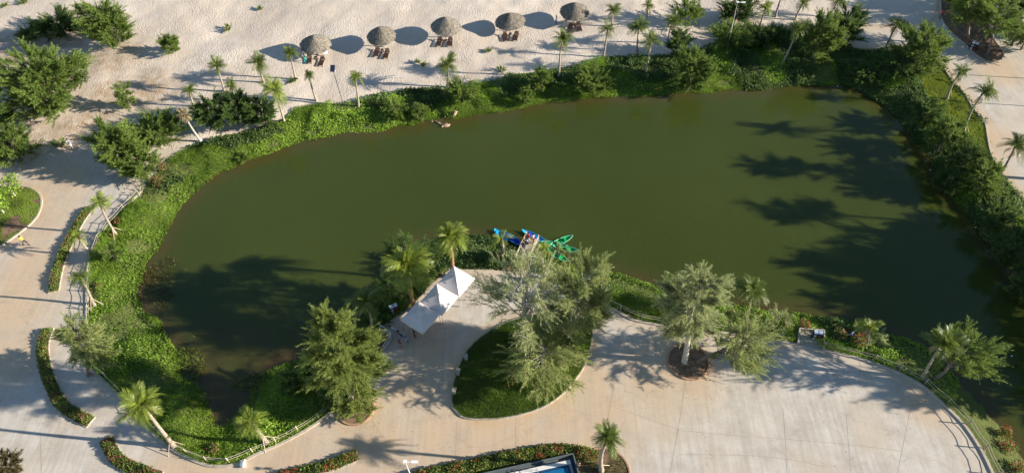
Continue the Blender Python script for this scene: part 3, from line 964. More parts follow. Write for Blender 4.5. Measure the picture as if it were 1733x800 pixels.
shrub(604, 505, 662, 556, 'dark shrub at the water above the big pine', 'leaf_deep', 1.1, name='leafy_shrub', per=60)
shrub(702, 412, 752, 456, 'dark shrub at the water between the two golden palms', 'leaf_deep', 1.1, name='leafy_shrub', per=60)
shrub(566, 640, 640, 716, 'low yellow-green pine shrub hiding the foot of the big pine', 'leaf_yellow', 1.3, per=75, blade=0.36, width=0.019)
shrub(505, 600, 560, 665, 'dark leafy shrub at the left foot of the big pine', 'leaf_deep', 1.2, name='leafy_shrub', per=60)
shrub(535, 640, 592, 700, 'dark leafy shrub between the big pine and the fence', 'leaf_deep', 1.2, name='leafy_shrub', per=60)
shrub(470, 625, 515, 670, 'low dark shrub in the bend of the bank left of the big pine', 'leaf_deep', 1.1, name='leafy_shrub', per=60)
shrub(930, 395, 960, 428, 'thin green sapling among the green kayaks', 'leaf_olive', 0.5, name='sapling', cat='sapling', blade=0.25, width=0.022, per=45)
shrub(1008, 440, 1036, 490, 'pale sapling on the bank right of the kayaks', 'leaf_olive', 0.7, name='sapling', cat='sapling', blade=0.25, width=0.022, per=45)
shrub(172, 410, 205, 450, 'small feathery shrub in the fence gap on the left bank', 'leaf_green', 0.9)
shrub(395, 268 - 20, 420, 268, 'small shrub low on the left bank by the water', 'leaf_green', 0.8)
shrub(1445, 540, 1505, 590, 'grey-green shrub on the bank right of the landing', 'leaf_grey', 0.8, per=50, name='leafy_shrub')
shrub(1296, 512, 1345, 560, 'thin grey shrub on the bank left of the landing', 'leaf_grey', 0.5, per=45, name='leafy_shrub')
shrub(-22, 758, 42, 822, 'dry brown shrub in the bottom left corner', 'leaf_brown', 1.3, bark='bark_pale', bare=1)

# ---------------------------------------------------------------- palms
def frond_mesh(name, mat, droop=0.6, n=34, leaf=0.30, curl=0.0, wid=0.0105):
    """unit-long frond along +X: midrib and two rows of leaflets"""
    V, T = [], []
    def at(t):
        return np.array([t * (1 - 0.25 * droop * t), curl * t * t, 0.14 * math.sin(math.pi * t * 0.7) - 0.55 * droop * t ** 2.2])
    for i in range(9):                                             # midrib
        a, b = at(i / 9), at((i + 1) / 9)
        w = 0.012 * (1 - i / 10)
        for s in (np.array([0, w, 0]), np.array([0, 0, w])):
            V += [a - s, a + s, b + s * 0.9, b - s * 0.9]
            T += [0.75] * 4
    for i in range(n):
        t = 0.12 + 0.86 * i / n
        p = at(t)
        d = unit(at(min(1, t + 0.02)) - at(t - 0.02))
        ln = leaf * (0.45 + 0.9 * math.sin(math.pi * min(1, t * 0.95)) ** 0.7) * (1 - 0.35 * t)
        for s in (-1, 1):
            q = unit(np.array([0.55 * d[0] + 0.15, s * 1.0, 0.0]) + d * 0.35 + np.array([0, 0, random.uniform(-0.75, -0.1)]))
            m = p + q * ln * 0.55
            e = p + q * ln + np.array([0, 0, -0.30 * ln])
            w = d * wid
            g = random.uniform(0.25, 0.85)
            V += [p - w * 0.5, p + w * 0.5, m + w, m - w, m - w, m + w, e + w * 0.15, e - w * 0.15]
            T += [g] * 8
    return tri_mesh(name, np.array(V), None, np.array(T), mat, 4)

FR = {k: [frond_mesh('frond', mat, dr, 34, lf, random.uniform(-0.12, 0.12)) for dr in (0.5, 0.7, 0.95, 1.15, 1.35, 1.6)]
      for k, mat, lf in (('green', 'leaf_palm', 0.30), ('gold', 'leaf_palm_gold', 0.30), ('dry', 'leaf_dry', 0.22))}

def palm(bx, by, cx, cy, rpx, label, kind='green', n=17, lean_wind=0.0, bark='bark_palm', dry=2, stakes=0, zb=None, thick=1.0, group='palms round the lake'):
    b = G(bx, by)
    b.z = (0.0 if field('plaza', np.array([[b.x, b.y]]))[0] < 0 else lz(b.x, b.y)) if zb is None else zb
    c = atY(cx, cy, b.y)
    c.z = max(c.z, b.z + 0.8)
    t = thing('palm_tree', label, 'palm', b, 0, group)
    top = c - b
    mb = MB()
    k = 14
    pts, rad = [], []
    side = Vector((random.uniform(-1, 1), random.uniform(-1, 1), 0)) * 0.04 * top.z
    for i in range(k + 1):
        s = i / k
        pts.append(top * s + side * math.sin(math.pi * s) + Vector((0, 0, -0.15 if i == 0 else 0)))
        rad.append(thick * (0.17 - 0.08 * s + 0.07 * max(0, 1 - 5 * s)) * (1.08 if i % 2 else 0.94))
    mb.tube(pts, rad, 8)
    trunk = mb.build('trunk', bark, t, True)
    bud = MB().tube([top - Vector((0, 0, 0.25)), top + Vector((0, 0, 0.05)), top + Vector((0, 0, 0.45))], [0.11 * thick, 0.15 * thick, 0.02], 7).build('crown_shaft', 'leaf_lawn' if kind == 'green' else 'leaf_dry', t, True)
    R = rpx / ppm(c)
    n = int(n * 1.3)
    a0 = random.random() * 6.28
    n = max(8, int(n * random.uniform(0.7, 1.15)))
    tilt = Quaternion((random.uniform(-1, 1), random.uniform(-1, 1), 0), random.uniform(0.0, 0.45))
    for i in range(n):
        az = a0 + i * 2.399963 + random.uniform(-0.4, 0.4)
        f = i / n
        el = math.radians(80 - 82 * f + random.uniform(-9, 9))     # young ones upright, old ones hanging
        me = FR[kind][min(5, int(f * 4.5 + random.random() * 1.6))]
        o = link('frond', me, t)
        q = tilt @ Quaternion((0, 0, 1), az) @ Quaternion((0, 1, 0), -el) @ Quaternion((1, 0, 0), random.uniform(-0.35, 0.35))
        if lean_wind:
            x = q @ Vector((1, 0, 0))
            y = (x + Vector((lean_wind, 0, 0.1))).normalized()
            q = x.rotation_difference(y) @ q
        o.rotation_mode = 'QUATERNION'
        o.rotation_quaternion = q
        o.location = top + Vector((0, 0, 0.05))
        s = R * 1.15 * random.uniform(0.62, 1.15)
        o.scale = (s, s, s)
    for i in range(dry):
        o = link('dry_frond', FR['dry'][random.choice((3, 4, 5))], t)
        o.rotation_mode = 'QUATERNION'
        o.rotation_quaternion = Quaternion((0, 0, 1), random.random() * 6.28) @ Quaternion((0, 1, 0), math.radians(random.uniform(25, 60)))
        o.location = top - Vector((0, 0, 0.1))
        s = R * random.uniform(0.7, 0.95)
        o.scale = (s, s, s)
    for i in range(stakes):
        az = 0.4 + i * 2 * math.pi / 3 + random.uniform(-0.3, 0.3)
        tie = min(0.5, 1.5 / top.z)
        rr = 1.15
        foot = Vector((math.cos(az) * rr, math.sin(az) * rr, 0))
        foot.z = lz(b.x + foot.x, b.y + foot.y) - b.z - 0.05
        MB().tube([foot, top * tie + Vector((0, 0, 0.1))], 0.035, 6).build('support_pole', 'bamboo', t)
    return t

for a in [
    (380, 155, 367, 113, 18, 'slim dark palm on the sand left of the shadow of the nearest shade', 'green'),
    (447, 142, 437, 108, 20, 'small palm with spread dry fronds behind the pale-trunked palm'),
    (501, 137, 491, 93, 17, 'round-headed palm in front of the leftmost thatched shade'),
    (536, 171, 524, 128, 12, 'narrow-headed palm left of the solar lamp post'),
    (607, 180, 601, 134, 17, 'palm with a broken yellow frond right of the solar lamp post', 'gold'),
    (481, 206, 464, 153, 26, 'full yellow-green palm with pale trunk at the bank', 'gold'),
    (328, 180, 320, 156, 15, 'short palm above the leaning dry palm'),
    (398, 172, 393, 147, 15, 'palm head rising out of the dark plumed bushes'),
    (757, 146, 757, 113, 24, 'single wide palm in the middle of the far bank'),
    (946, 132, 950, 70, 22, 'tall slim palm with pale trunk on the far bank'),
    (1036, 45, 1038, 22, 18, 'palm nearest the rightmost thatched shade'),
    (1021, 97, 1028, 52, 18, 'slim palm just below the one nearest the rightmost shade'),
    (1095, 36, 1096, 12, 15, 'small palm at the top edge above the palm pair'),
    (1078, 87, 1081, 47, 20, 'dark-trunked palm, left one of the close pair on the far bank'),
    (1092, 122, 1101, 72, 24, 'pale-trunked palm, right one of the close pair on the far bank'),
    (1130, 77, 1138, 38, 19, 'palm with a dry head beside the dark shrubs on the far bank'),
    (1286, 45, 1295, 16, 17, 'palm at the top edge right of the tall white lamp', 'gold'),
    (1313, 27, 1326, -12, 18, 'dark-trunked palm cut by the top edge'),
    (1346, 32, 1358, 8, 17, 'palm at the top edge above the inclined palm'),
    (1405, 27, 1417, 3, 17, 'palm at the top edge behind the dense pines'),
    (1323, 108, 1349, 50, 22, 'inclined palm with a long pale trunk on the far bank'),
    (1497, 85, 1517, 44, 20, 'lone dark palm beside the paved strip', 'green'),
    (1556, 104, 1564, 82, 24, 'palm head half hidden in the large soft pine'),
]:
    palm(*a[:6], kind=a[6] if len(a) > 6 else 'green', lean_wind=0.12)
palm(342, 242, 313, 197, 17, 'leaning palm with dry whitish fronds at the head of the bank', 'dry', 14, bark='bark_pale', dry=4)
palm(1603, 167, 1623, 125, 21, 'upper palm on the bright grass strip by the path', lean_wind=0.25, stakes=2)
palm(1630, 227, 1662, 160, 30, 'windswept inclined palm on the bright grass strip', lean_wind=0.55, stakes=2)
palm(1690, 299, 1717, 250, 28, 'palm at the right edge by the kerb of the footpath', lean_wind=0.3)
palm(197, 398, 168, 343, 24, 'inclined propped palm at the top of the left path', 'gold', 15, stakes=3)
palm(160, 432, 133, 402, 20, 'low propped palm over the flower bed on the left path', 'gold', 14, stakes=3)
palm(160, 517, 137, 470, 22, 'propped palm at the lower end of the flower bed on the left path', 'green', 15, stakes=3)
palm(295, 755, 243, 688, 42, 'large bright palm leaning over the fence at the lower left', 'gold', 20, stakes=3, thick=1.3)
palm(452, 748, 426, 714, 34, 'bright yellow palm inside the fence left of the big pine', 'gold', 18, stakes=3, thick=1.4)
palm(702, 524, 692, 450, 46, 'large golden palm with orange trunk beside the tents', 'gold', 34, bark='bark_orange', dry=5, thick=1.5)
palm(765, 468, 762, 404, 33, 'large golden palm behind the farthest tent', 'gold', 30, bark='bark_orange', dry=4, thick=1.5)
palm(628, 560, 621, 515, 36, 'green palm between the big pine and the water', 'green', 20)
palm(851, 434, 849, 404, 18, 'thin ragged palm left of the jetty', 'gold', 10, dry=4)
palm(919, 446, 919, 424, 18, 'short yellowing palm right of the jetty', 'gold', 14, dry=5)
palm(1263, 532, 1271, 494, 32, 'full palm on the bank behind the low wide pine', 'green', 22, dry=4)
palm(1129, 517, 1126, 480, 20, 'small palm behind the tall plaza pine', 'green', 12)
palm(1468, 582, 1472, 556, 24, 'pale palm on the bank right of the landing', 'gold', 12, dry=5)
palm(1562, 637, 1592, 585, 38, 'inclined palm in front of the windswept pine at the right', 'green', 18, bark='bark_palm', lean_wind=0.35, stakes=2)
palm(1018, 797, 1028, 742, 31, 'green palm in the round bed by the pool', 'green', 22, stakes=3, thick=1.3)

# leafy tree with a pale stem on the left verge
def leafy(label, px, py, r, h, nl=500, name='leafy_tree'):
    b = G(px, py)
    t = thing(name, label, 'tree', (b.x, b.y, 0.12))
    MB().tube([(0, 0, -0.1), (0.05, 0, h * 0.4), (0.0, 0.1, h * 0.8)], [0.10, 0.08, 0.05], 7).build('trunk', 'bark_pale', t, True)
    lb = MB()
    C = []
    for i in range(7):
        a = i * 2.4
        e = Vector((math.cos(a) * r * 0.65, math.sin(a) * r * 0.65, h * random.uniform(0.7, 1.0)))
        lb.tube([(0, 0.05, h * 0.55), e * 0.6 + Vector((0, 0, h * 0.3)), e], [0.05, 0.04, 0.02], 5)
        C.append(e)
    lb.build('limbs', 'bark_pale', t, True)
    C = np.array([tuple(c) for c in C])
    li = RNG.integers(0, len(C), nl)
    o = C[li] + rdir(nl) * (RNG.random((nl, 1)) ** 0.5) * r * 0.5
    V, T = leaves(o, 0.24, 0.11, RNG.normal(0.6, 0.2, nl), 0.5)
    link('foliage', tri_mesh('foliage', V, None, T, 'leaf_cover', 4), t)
    return t

def leaves(o, l, w, tint, up=0.6):
    """pointed leaves, one kite-shaped quad each"""
    n = len(o)
    d = unit(rdir(n) + np.array([0, 0, 0.15]))
    nn = unit(rdir(n) + np.array([0, 0, up * 2]))
    s = unit(np.cross(d, nn))
    l = l * RNG.uniform(0.6, 1.3, n)[:, None]
    w = w * RNG.uniform(0.6, 1.3, n)[:, None]
    V = np.stack((o, o + d * l * 0.45 + s * w, o + d * l, o + d * l * 0.45 - s * w), 1).reshape(-1, 3)
    return V, np.repeat(np.clip(tint, 0, 1), 4)

leafy('broad-leaved tree with pale stem on the left verge', 27, 333, 1.7, 2.6, 700)
leafy('broad-leaved sapling with yellow leaves low on the left verge', 8, 362, 1.3, 2.0, 350)

# ---------------------------------------------------------------- ground cover, grass, water plants
def scatter(poly2, per_m2, keep=None):
    x0, y0 = poly2.min(0)
    x1, y1 = poly2.max(0)
    x0, x1, y0, y1 = max(x0, -95), min(x1, 100), max(y0, 12), min(y1, 112)
    n = int((x1 - x0) * (y1 - y0) * per_m2)
    P = np.column_stack((RNG.uniform(x0, x1, n), RNG.uniform(y0, y1, n)))
    if poly2 is GREEN2:
        return P[field('green', P) < 0]
    return P[inside(P, poly2)]

STRIP = arr2(smooth(GP([(1560, 130), (1597, 122), (1607, 137), (1631, 163), (1646, 190), (1664, 210), (1668, 236), (1674, 266), (1660, 275), (1630, 250), (1615, 215), (1575, 175)]), 1.0))
P = scatter(GREEN2, 120)
z, d, hard = land_z(P)
ok = (d > -0.35) & (sdist(P, STRIP) > 0) & (hard > 0.12)
P, z, d = P[ok], z[ok], d[ok]
seen = np.abs(P[:, 0]) < 20 + 0.78 * P[:, 1]                       # no need to plant past the edges
P, z, d = P[seen], z[seen], d[seen]
x, y = P[:, 0], P[:, 1]
lump = 0.10 + 0.85 * sstep(0.35, 0.8, noise(x, y, 1.7, 11)) * (0.5 + 0.5 * noise(x, y, 0.6, 12)) + 0.15 * noise(x, y, 0.45, 13)
lump *= 0.45 + 0.55 * sstep(-0.3, 1.6, d)
hgt = lump * RNG.random(len(P)) ** 0.4
o = np.column_stack((x, y, z + hgt))
tint = 0.50 + 0.55 * (noise(x, y, 6, 14) - 0.5) + 0.5 * (noise(x, y, 1.2, 15) - 0.5) + RNG.normal(0, 0.12, len(P))
tint += 0.35 * (noise(x, y, 13, 18) - 0.5)
bare_ = (noise(x, y, 2.6, 19) > 0.70) & (RNG.random(len(P)) < 0.85) & (d > 0.4)
o, tint, x, y, d, P = (a[~bare_] for a in (o, tint, x, y, d, P))
leafy_m = noise(x, y, 5, 16) > 0.50
pk1, pk2 = G(800, 430), G(1250, 105)
dark_m = (np.hypot((x - pk1.x) / 8.5, (y - pk1.y) / 4.5) < 1) | ((y > 62) & (d > 2.0) & (noise(x, y, 4, 20) > 0.50)) | ((x > 35) & (y > 40) & (noise(x, y, 4, 20) > 0.42))
Vd, Td = leaves(o[dark_m] + np.array([0, 0, 0.12]), 0.26, 0.10, tint[dark_m], 0.6)
tag(link('leafy_undergrowth', tri_mesh('leafy_undergrowth', Vd, None, Td, 'leaf_deep', 4)), 'darker broad-leaved undergrowth higher on the lake bank', 'undergrowth', None, 'stuff')
o, tint, x, y, leafy_m = (a[~dark_m] for a in (o, tint, x, y, leafy_m))
Va, Ta = leaves(o[leafy_m], 0.20, 0.075, tint[leafy_m], 0.7)
link_a = tag(link('ground_cover_leaves', tri_mesh('ground_cover_leaves', Va, None, Ta, 'leaf_cover', 4)), 'bright broad-leaved creeper covering the lake bank', 'ground cover', None, 'stuff')
g = ~leafy_m
og = np.repeat(o[g], 2, 0) + RNG.normal(0, 0.08, (2 * g.sum(), 3)) * np.array([1, 1, 0.4])
dg = unit(rdir(len(og)) * 0.8 + np.array([0.1, -0.1, 0.75]))
Vb, Tb = blades(og, dg, RNG.uniform(0.18, 0.45, len(og)), RNG.uniform(0.012, 0.026, len(og)), np.clip(np.repeat(tint[g], 2) + RNG.normal(0, 0.08, len(og)), 0, 1))
tag(link('bank_grass', tri_mesh('bank_grass', Vb, None, Tb, 'leaf_cover')), 'long bright green grass on the sloping lake bank', 'grass', None, 'stuff')

def grass(name, label, poly2, per, mat, zf, hmin=0.08, hmax=0.2, w=0.018, o=0, brown=0.0):
    P = scatter(poly2, per)
    z = zf(P)
    t = 0.5 + 0.7 * (noise(P[:, 0], P[:, 1], 1.6, 21 + o) - 0.5) + RNG.normal(0, 0.13, len(P))
    if brown:
        k = noise(P[:, 0], P[:, 1], 1.5, 31 + o) > brown
        P, z, t = P[k], z[k], t[k]
    d = unit(rdir(len(P)) * 0.6 + np.array([0.05, -0.1, 0.9]))
    V, T = blades(np.column_stack((P, z)), d, RNG.uniform(hmin, hmax, len(P)), np.full(len(P), w), np.clip(t, 0, 1))
    return tag(link(name, tri_mesh(name, V, None, T, mat)), label, 'grass', None, 'stuff')

LAWN2, LEFT2 = arr2(inset(LAWN, 0.0)), arr2(LEFTI)
grass('lawn_grass', 'dense dark green lawn of the island under the sparse tree', LAWN2, 620, 'leaf_grass', mound(LAWN, 0.32), 0.12, 0.28, 0.021)
grass('verge_grass', 'patchy green grass of the left verge inside its kerb', LEFT2, 340, 'leaf_cover', mound(LEFTI, 0.2), 0.08, 0.2, 0.021, 1, 0.42)
grass('strip_grass', 'short yellow-green grass strip beside the right footpath', STRIP, 260, 'leaf_lawn', lambda P: land_z(P)[0], 0.10, 0.24, 0.022, 2)

# plants standing in the shallow water at the left end
P = np.column_stack((RNG.uniform(-48, -14, 60000), RNG.uniform(26, 62, 60000)))
dd = field('lake', P)
pa, pb = G(262, 480, WZ), G(305, 640, WZ)
near = np.minimum(np.hypot((P[:, 0] - pa.x) / 3.6, (P[:, 1] - pa.y) / 5.0), np.hypot((P[:, 0] - pb.x) / 2.6, (P[:, 1] - pb.y) / 5.0))
pc = G(440, 645, WZ)
near = np.minimum(near, np.hypot((P[:, 0] - pc.x) / 3.2, (P[:, 1] - pc.y) / 1.6))
ok = (dd < 0.1) & (near + 0.9 * noise(P[:, 0], P[:, 1], 1.3, 17) < 1.25)
P = P[ok]
d = unit(rdir(len(P)) + np.array([0.0, -0.1, 0.55]))
V, T = blades(np.column_stack((P, np.full(len(P), WZ - 0.02))), d, RNG.uniform(0.25, 0.6, len(P)), RNG.uniform(0.02, 0.04, len(P)), np.clip(RNG.normal(0.5, 0.25, len(P)), 0, 1))
tag(link('water_weed', tri_mesh('water_weed', V, None, T, 'leaf_brown')), 'brownish weed standing in the shallow water at the left end', 'water weed', None, 'stuff')
P2_ = P[RNG.random(len(P)) < 0.0 + 0.9 * (P[:, 1] < G(0, 590, WZ).y)]
V, T = blades(np.column_stack((P2_ + RNG.normal(0, 0.1, P2_.shape), np.full(len(P2_), WZ - 0.02))), unit(rdir(len(P2_)) + np.array([0, -0.1, 0.7])), RNG.uniform(0.3, 0.8, len(P2_)), RNG.uniform(0.02, 0.04, len(P2_)), np.clip(RNG.normal(0.35, 0.2, len(P2_)), 0, 1))
tag(link('water_grass', tri_mesh('water_grass', V, None, T, 'leaf_cover')), 'green rushes standing in the shallow lower left corner', 'rushes', None, 'stuff')

# ---------------------------------------------------------------- flower beds
def bed(label, line, w, flowers=0.05, petal='petal_pink', border=True, h=0.5, mat='leaf_hedge'):
    C = smooth(GP(line), 0.5, False)
    A, B = shift(C, w / 2), shift(C, -w / 2)
    poly = A + B[::-1]
    P2 = arr2(poly)
    t = thing('flower_bed', label, 'flower bed', (0, 0, 0), 0, 'flower beds along the paths')
    s = sheet('soil', poly, 0.06, 'soil', 0.1, 0.5)
    s.parent = t
    if border:
        strip('kerb', poly, 0.14, 0.12, 0.0, 'kerb', True, t)
    P = scatter(P2, 260)
    e = dist(P, P2)
    top = h * sstep(0.0, 0.45, e + 0.08) * (0.55 + 0.6 * noise(P[:, 0], P[:, 1], 0.8, 41))
    z = 0.06 + top * RNG.random(len(P)) ** 0.35
    tint = 0.5 + 0.6 * (noise(P[:, 0], P[:, 1], 0.7, 42) - 0.5) + RNG.normal(0, 0.15, len(P))
    V, T = leaves(np.column_stack((P, z)), 0.20, 0.06, tint, 0.4)
    struct(link('foliage', tri_mesh('foliage', V, None, T, mat, 4), t), 'stuff')
    k = (noise(P[:, 0], P[:, 1], 0.9, 43) > 0.52) & (RNG.random(len(P)) < flowers * 1.0)
    Q = np.repeat(np.column_stack((P[k], 0.06 + top[k] + 0.05)), 4, 0)
    Q = Q + RNG.normal(0, 0.06, Q.shape)
    V, T = leaves(Q, 0.10, 0.042, RNG.normal(0.5, 0.25, len(Q)), 0.3)
    struct(link('flowers', tri_mesh('flowers', V, None, T, petal, 4), t), 'stuff')
    return t

bed('narrow flower bed along the left path, with reddish flowers and propped palms', [(152, 352), (137, 372), (124, 396), (110, 425), (100, 450), (94, 475), (91, 494)], 1.15, 0.05)
bed('long curved flower bed beside the left path, pink flowers at both ends', [(82, 556), (74, 578), (73, 600), (79, 630), (89, 655), (100, 678), (118, 695), (138, 706), (154, 714)], 1.2, 0.05)
bed('flower bed with large pink flowers at the lower left', [(181, 742), (187, 758), (198, 775), (217, 788), (240, 797), (270, 808)], 1.25, 0.09)
bed('flower bed with red flowers at the bottom left of centre', [(470, 808), (505, 800), (540, 792), (575, 781), (605, 769)], 1.2, 0.09, 'petal_red')
bed('shaded flower bed with red flowers along the pool wall', [(700, 812), (750, 800), (800, 790), (850, 779), (900, 770), (945, 764), (985, 768), (1010, 778)], 1.6, 0.045, 'petal_red', False, 0.7)
RB = circle(G(1022, 800), 2.5)
rb = struct(sheet('round_bed', RB, 0.06, 'soil', 0.1, 0.5, None, mound(RB, 0.12)))
strip('kerb', RB, 0.2, 0.13, 0.0, 'kerb_red', True, rb)
grass('round_bed_grass', 'tufts of grass in the round bed by the pool', arr2(RB), 160, 'leaf_hedge', mound(RB, 0.12), 0.12, 0.3, 0.02, 5, 0.4)

# flowering shrubs on the bank
def flowering(label, px, py, r, h, petal, n=300, part=0.28):
    b = G(px, py)
    z0 = lz(b.x, b.y)
    t = thing('flowering_shrub', label, 'shrub', (b.x, b.y, z0), 0, 'flowering shrubs on the bank')
    st = MB()
    for i in range(5):
        a = i * 1.26 + 0.3
        st.tube([(0, 0, -0.05), (math.cos(a) * r * 0.3, math.sin(a) * r * 0.3, h * 0.5), (math.cos(a) * r * 0.7, math.sin(a) * r * 0.7, h * 0.9)], [0.03, 0.02, 0.01], 5)
    st.build('stems', 'bark', t)
    o = rdir(n) * (RNG.random((n, 1)) ** 0.5) * np.array([r, r, h * 0.5]) + np.array([0, 0, h * 0.55])
    V, T = leaves(o, 0.18, 0.07, RNG.normal(0.5, 0.2, n), 0.4)
    struct(link('foliage', tri_mesh('foliage', V, None, T, 'leaf_hedge', 4), t), 'stuff')
    m = int(n * part)
    q = rdir(m) * (RNG.random((m, 1)) ** 0.35) * np.array([r, r, h * 0.5]) + np.array([0, 0, h * 0.68])
    V, T = leaves(q, 0.15, 0.07, RNG.normal(0.5, 0.25, m), 0.3)
    struct(link('flowers', tri_mesh('flowers', V, None, T, petal, 4), t), 'stuff')

for a in [(278, 287, 0.8, 1.0, 'petal_pink', 'pink-flowering shrub at the head of the left bank'), (268, 310, 0.9, 0.8, 'petal_pink', 'pale pink flowering shrub just below the first on the left bank'),
          (203, 377, 0.6, 0.7, 'petal_red', 'red-flowering shrub behind the propped palm on the left bank'), (192, 400, 0.5, 0.6, 'petal_red', 'small red-flowering shrub at the foot of the propped palm'),
          (168, 488, 0.6, 0.7, 'petal_pink', 'pink-flowering shrub by the lower propped palm'), (1361, 552, 0.7, 1.0, 'petal_red', 'red-flowering shrub beside the landing'),
          (1449, 582, 0.8, 1.6, 'petal_red', 'orange-red flowering shrub on a stem right of the landing'), (1238, 530, 0.7, 0.8, 'petal_pink', 'pinkish flowering shrub behind the low wide pine'),
          (1705, 728, 0.7, 1.3, 'petal_red', 'red-flowering shrub nearest the water at the lower right'), (1708, 752, 1.0, 1.0, 'petal_red', 'red-flowering shrub on the bank at the lower right edge'),
          (1725, 790, 1.0, 1.0, 'petal_red', 'red-flowering shrub in the lower right corner'), (362, 760, 0.6, 0.7, 'petal_pink', 'pale pink flowering shrub inside the fence at the lower left'),
          (1330, 552, 0.8, 0.8, 'petal_pink', 'pinkish flowering shrub left of the landing'), (1420, 566, 0.8, 0.9, 'petal_pink', 'pale pink flowering shrub right behind the landing')]:
    flowering(a[5], *a[:5])

# ---------------------------------------------------------------- rope fences
def fence(label, pts, off=0.45, gap=2.5, post='timber_grey', h=1.0):
    P = shift(pts, off)
    L = [0.0]
    for a, b in zip(P, P[1:]):
        L.append(L[-1] + (b - a).length)
    n = max(2, int(L[-1] / gap))
    def at(s):
        for i in range(len(P) - 1):
            if L[i + 1] >= s:
                return P[i].lerp(P[i + 1], (s - L[i]) / max(1e-6, L[i + 1] - L[i]))
        return P[-1]
    Q = [at(L[-1] * i / n) for i in range(n + 1)]
    t = thing('rope_fence', label, 'fence', (Q[0].x, Q[0].y, 0), 0, 'rope fences along the lake')
    pm = MB().tube([(0, 0, -0.5), (0, 0, h), (0, 0, h + 0.04)], [0.065, 0.06, 0.03], 8).mesh('post', post)
    Q0 = Q[0].copy()
    for q in Q:
        o = link('post', pm, t, (q.x - Q0.x, q.y - Q0.y, 0))
        o.rotation_euler = (random.uniform(-0.05, 0.05), random.uniform(-0.05, 0.05), random.random() * 6)
    for a, b in zip(Q, Q[1:]):
        for zz, sag in ((h - 0.08, 0.10), (h * 0.55, 0.14)):
            pts_ = []
            for k in range(7):
                s = k / 6
                p = a.lerp(b, s) - Q0
                pts_.append((p.x, p.y, zz - 4 * sag * s * (1 - s) * random.uniform(0.8, 1.2)))
            MB().tube(pts_, 0.026, 5).build('rope', 'rope', t)
    return t

ra = shift(rimA, 0)
fence('weathered rope fence along the left path', smooth(GP(RIM[1:10]), 0.8, False), 0.35)
fence('rope fence curving round the lower left end of the lake', smooth(GP(RIM[10:]), 0.8, False), 0.4, 2.3, 'bamboo')
fence('rope fence between the lawn island and the round brick-ringed pit', rimB[:-2], 0.4)
fence('long curved rope fence along the right rim of the plaza', rimC, 0.45, 2.6)

# ---------------------------------------------------------------- thatched shades and loungers
def thatch(R, H):
    rings = 11
    V, T = [], []
    for i in range(rings):
        f = (i + 1) / rings
        n = int(34 + 150 * f)
        for k in range(n):
            a = 2 * math.pi * (k + random.random()) / n
            r0 = R * (f - 1.0 / rings) * random.uniform(0.85, 1.0)
            r1 = R * f * random.uniform(0.98, 1.07)
            def pt(r, a, lift):
                q = r / R
                return np.array([math.cos(a) * r, math.sin(a) * r, H * max(0.0, 1 - q) ** 0.9 * (1 + 0.10 * q) - 0.10 * q * q + lift])
            w = 0.055 * (0.5 + f)
            da = w / max(0.25, r1)
            g = random.gauss(0.5, 0.2)
            a2 = a + random.uniform(-0.06, 0.06)
            V += [pt(r0, a - da, 0.02), pt(r1, a2 - da, 0.05 + 0.04 * random.random()), pt(r1, a2 + da, 0.05 + 0.04 * random.random()), pt(r0, a + da, 0.02)]
            T += [g, g - 0.15, g - 0.15, g]
    return np.array(V), np.clip(np.array(T), 0, 1)

def lounger_parts():
    fr = MB()
    for s in (-0.33, 0.33):
        fr.box((s, 0, 0.30), (0.06, 1.95, 0.09))
    for yy in (-0.92, 0.92):
        fr.box((0, yy, 0.30), (0.60, 0.06, 0.08))
    lg = MB().box((0, 0, 0.13), (0.07, 0.07, 0.28))
    sl = MB().box((0, 0, 0), (0.62, 0.095, 0.025))
    return fr.mesh('frame', 'timber_red'), lg.mesh('leg', 'timber_red'), sl.mesh('slat', 'timber_red')

LF, LL, LS = lounger_parts()
def lounger(label, x, y, rz, group):
    z = lz(x, y)
    t = thing('sun_lounger', label, 'lounger', (x, y, z - 0.02), rz, group)
    link('frame', LF, t)
    for sx in (-0.3, 0.3):
        for sy in (-0.85, 0.85):
            link('leg', LL, t, (sx, sy, 0))
    for i in range(10):
        link('slat', LS, t, (0, -0.85 + i * 0.12, 0.36))
    for i in range(6):
        o = link('slat', LS, t, (0, 0.40 + i * 0.105, 0.38 + i * 0.06))
        o.rotation_euler = (0.52, 0, 0)
    return t

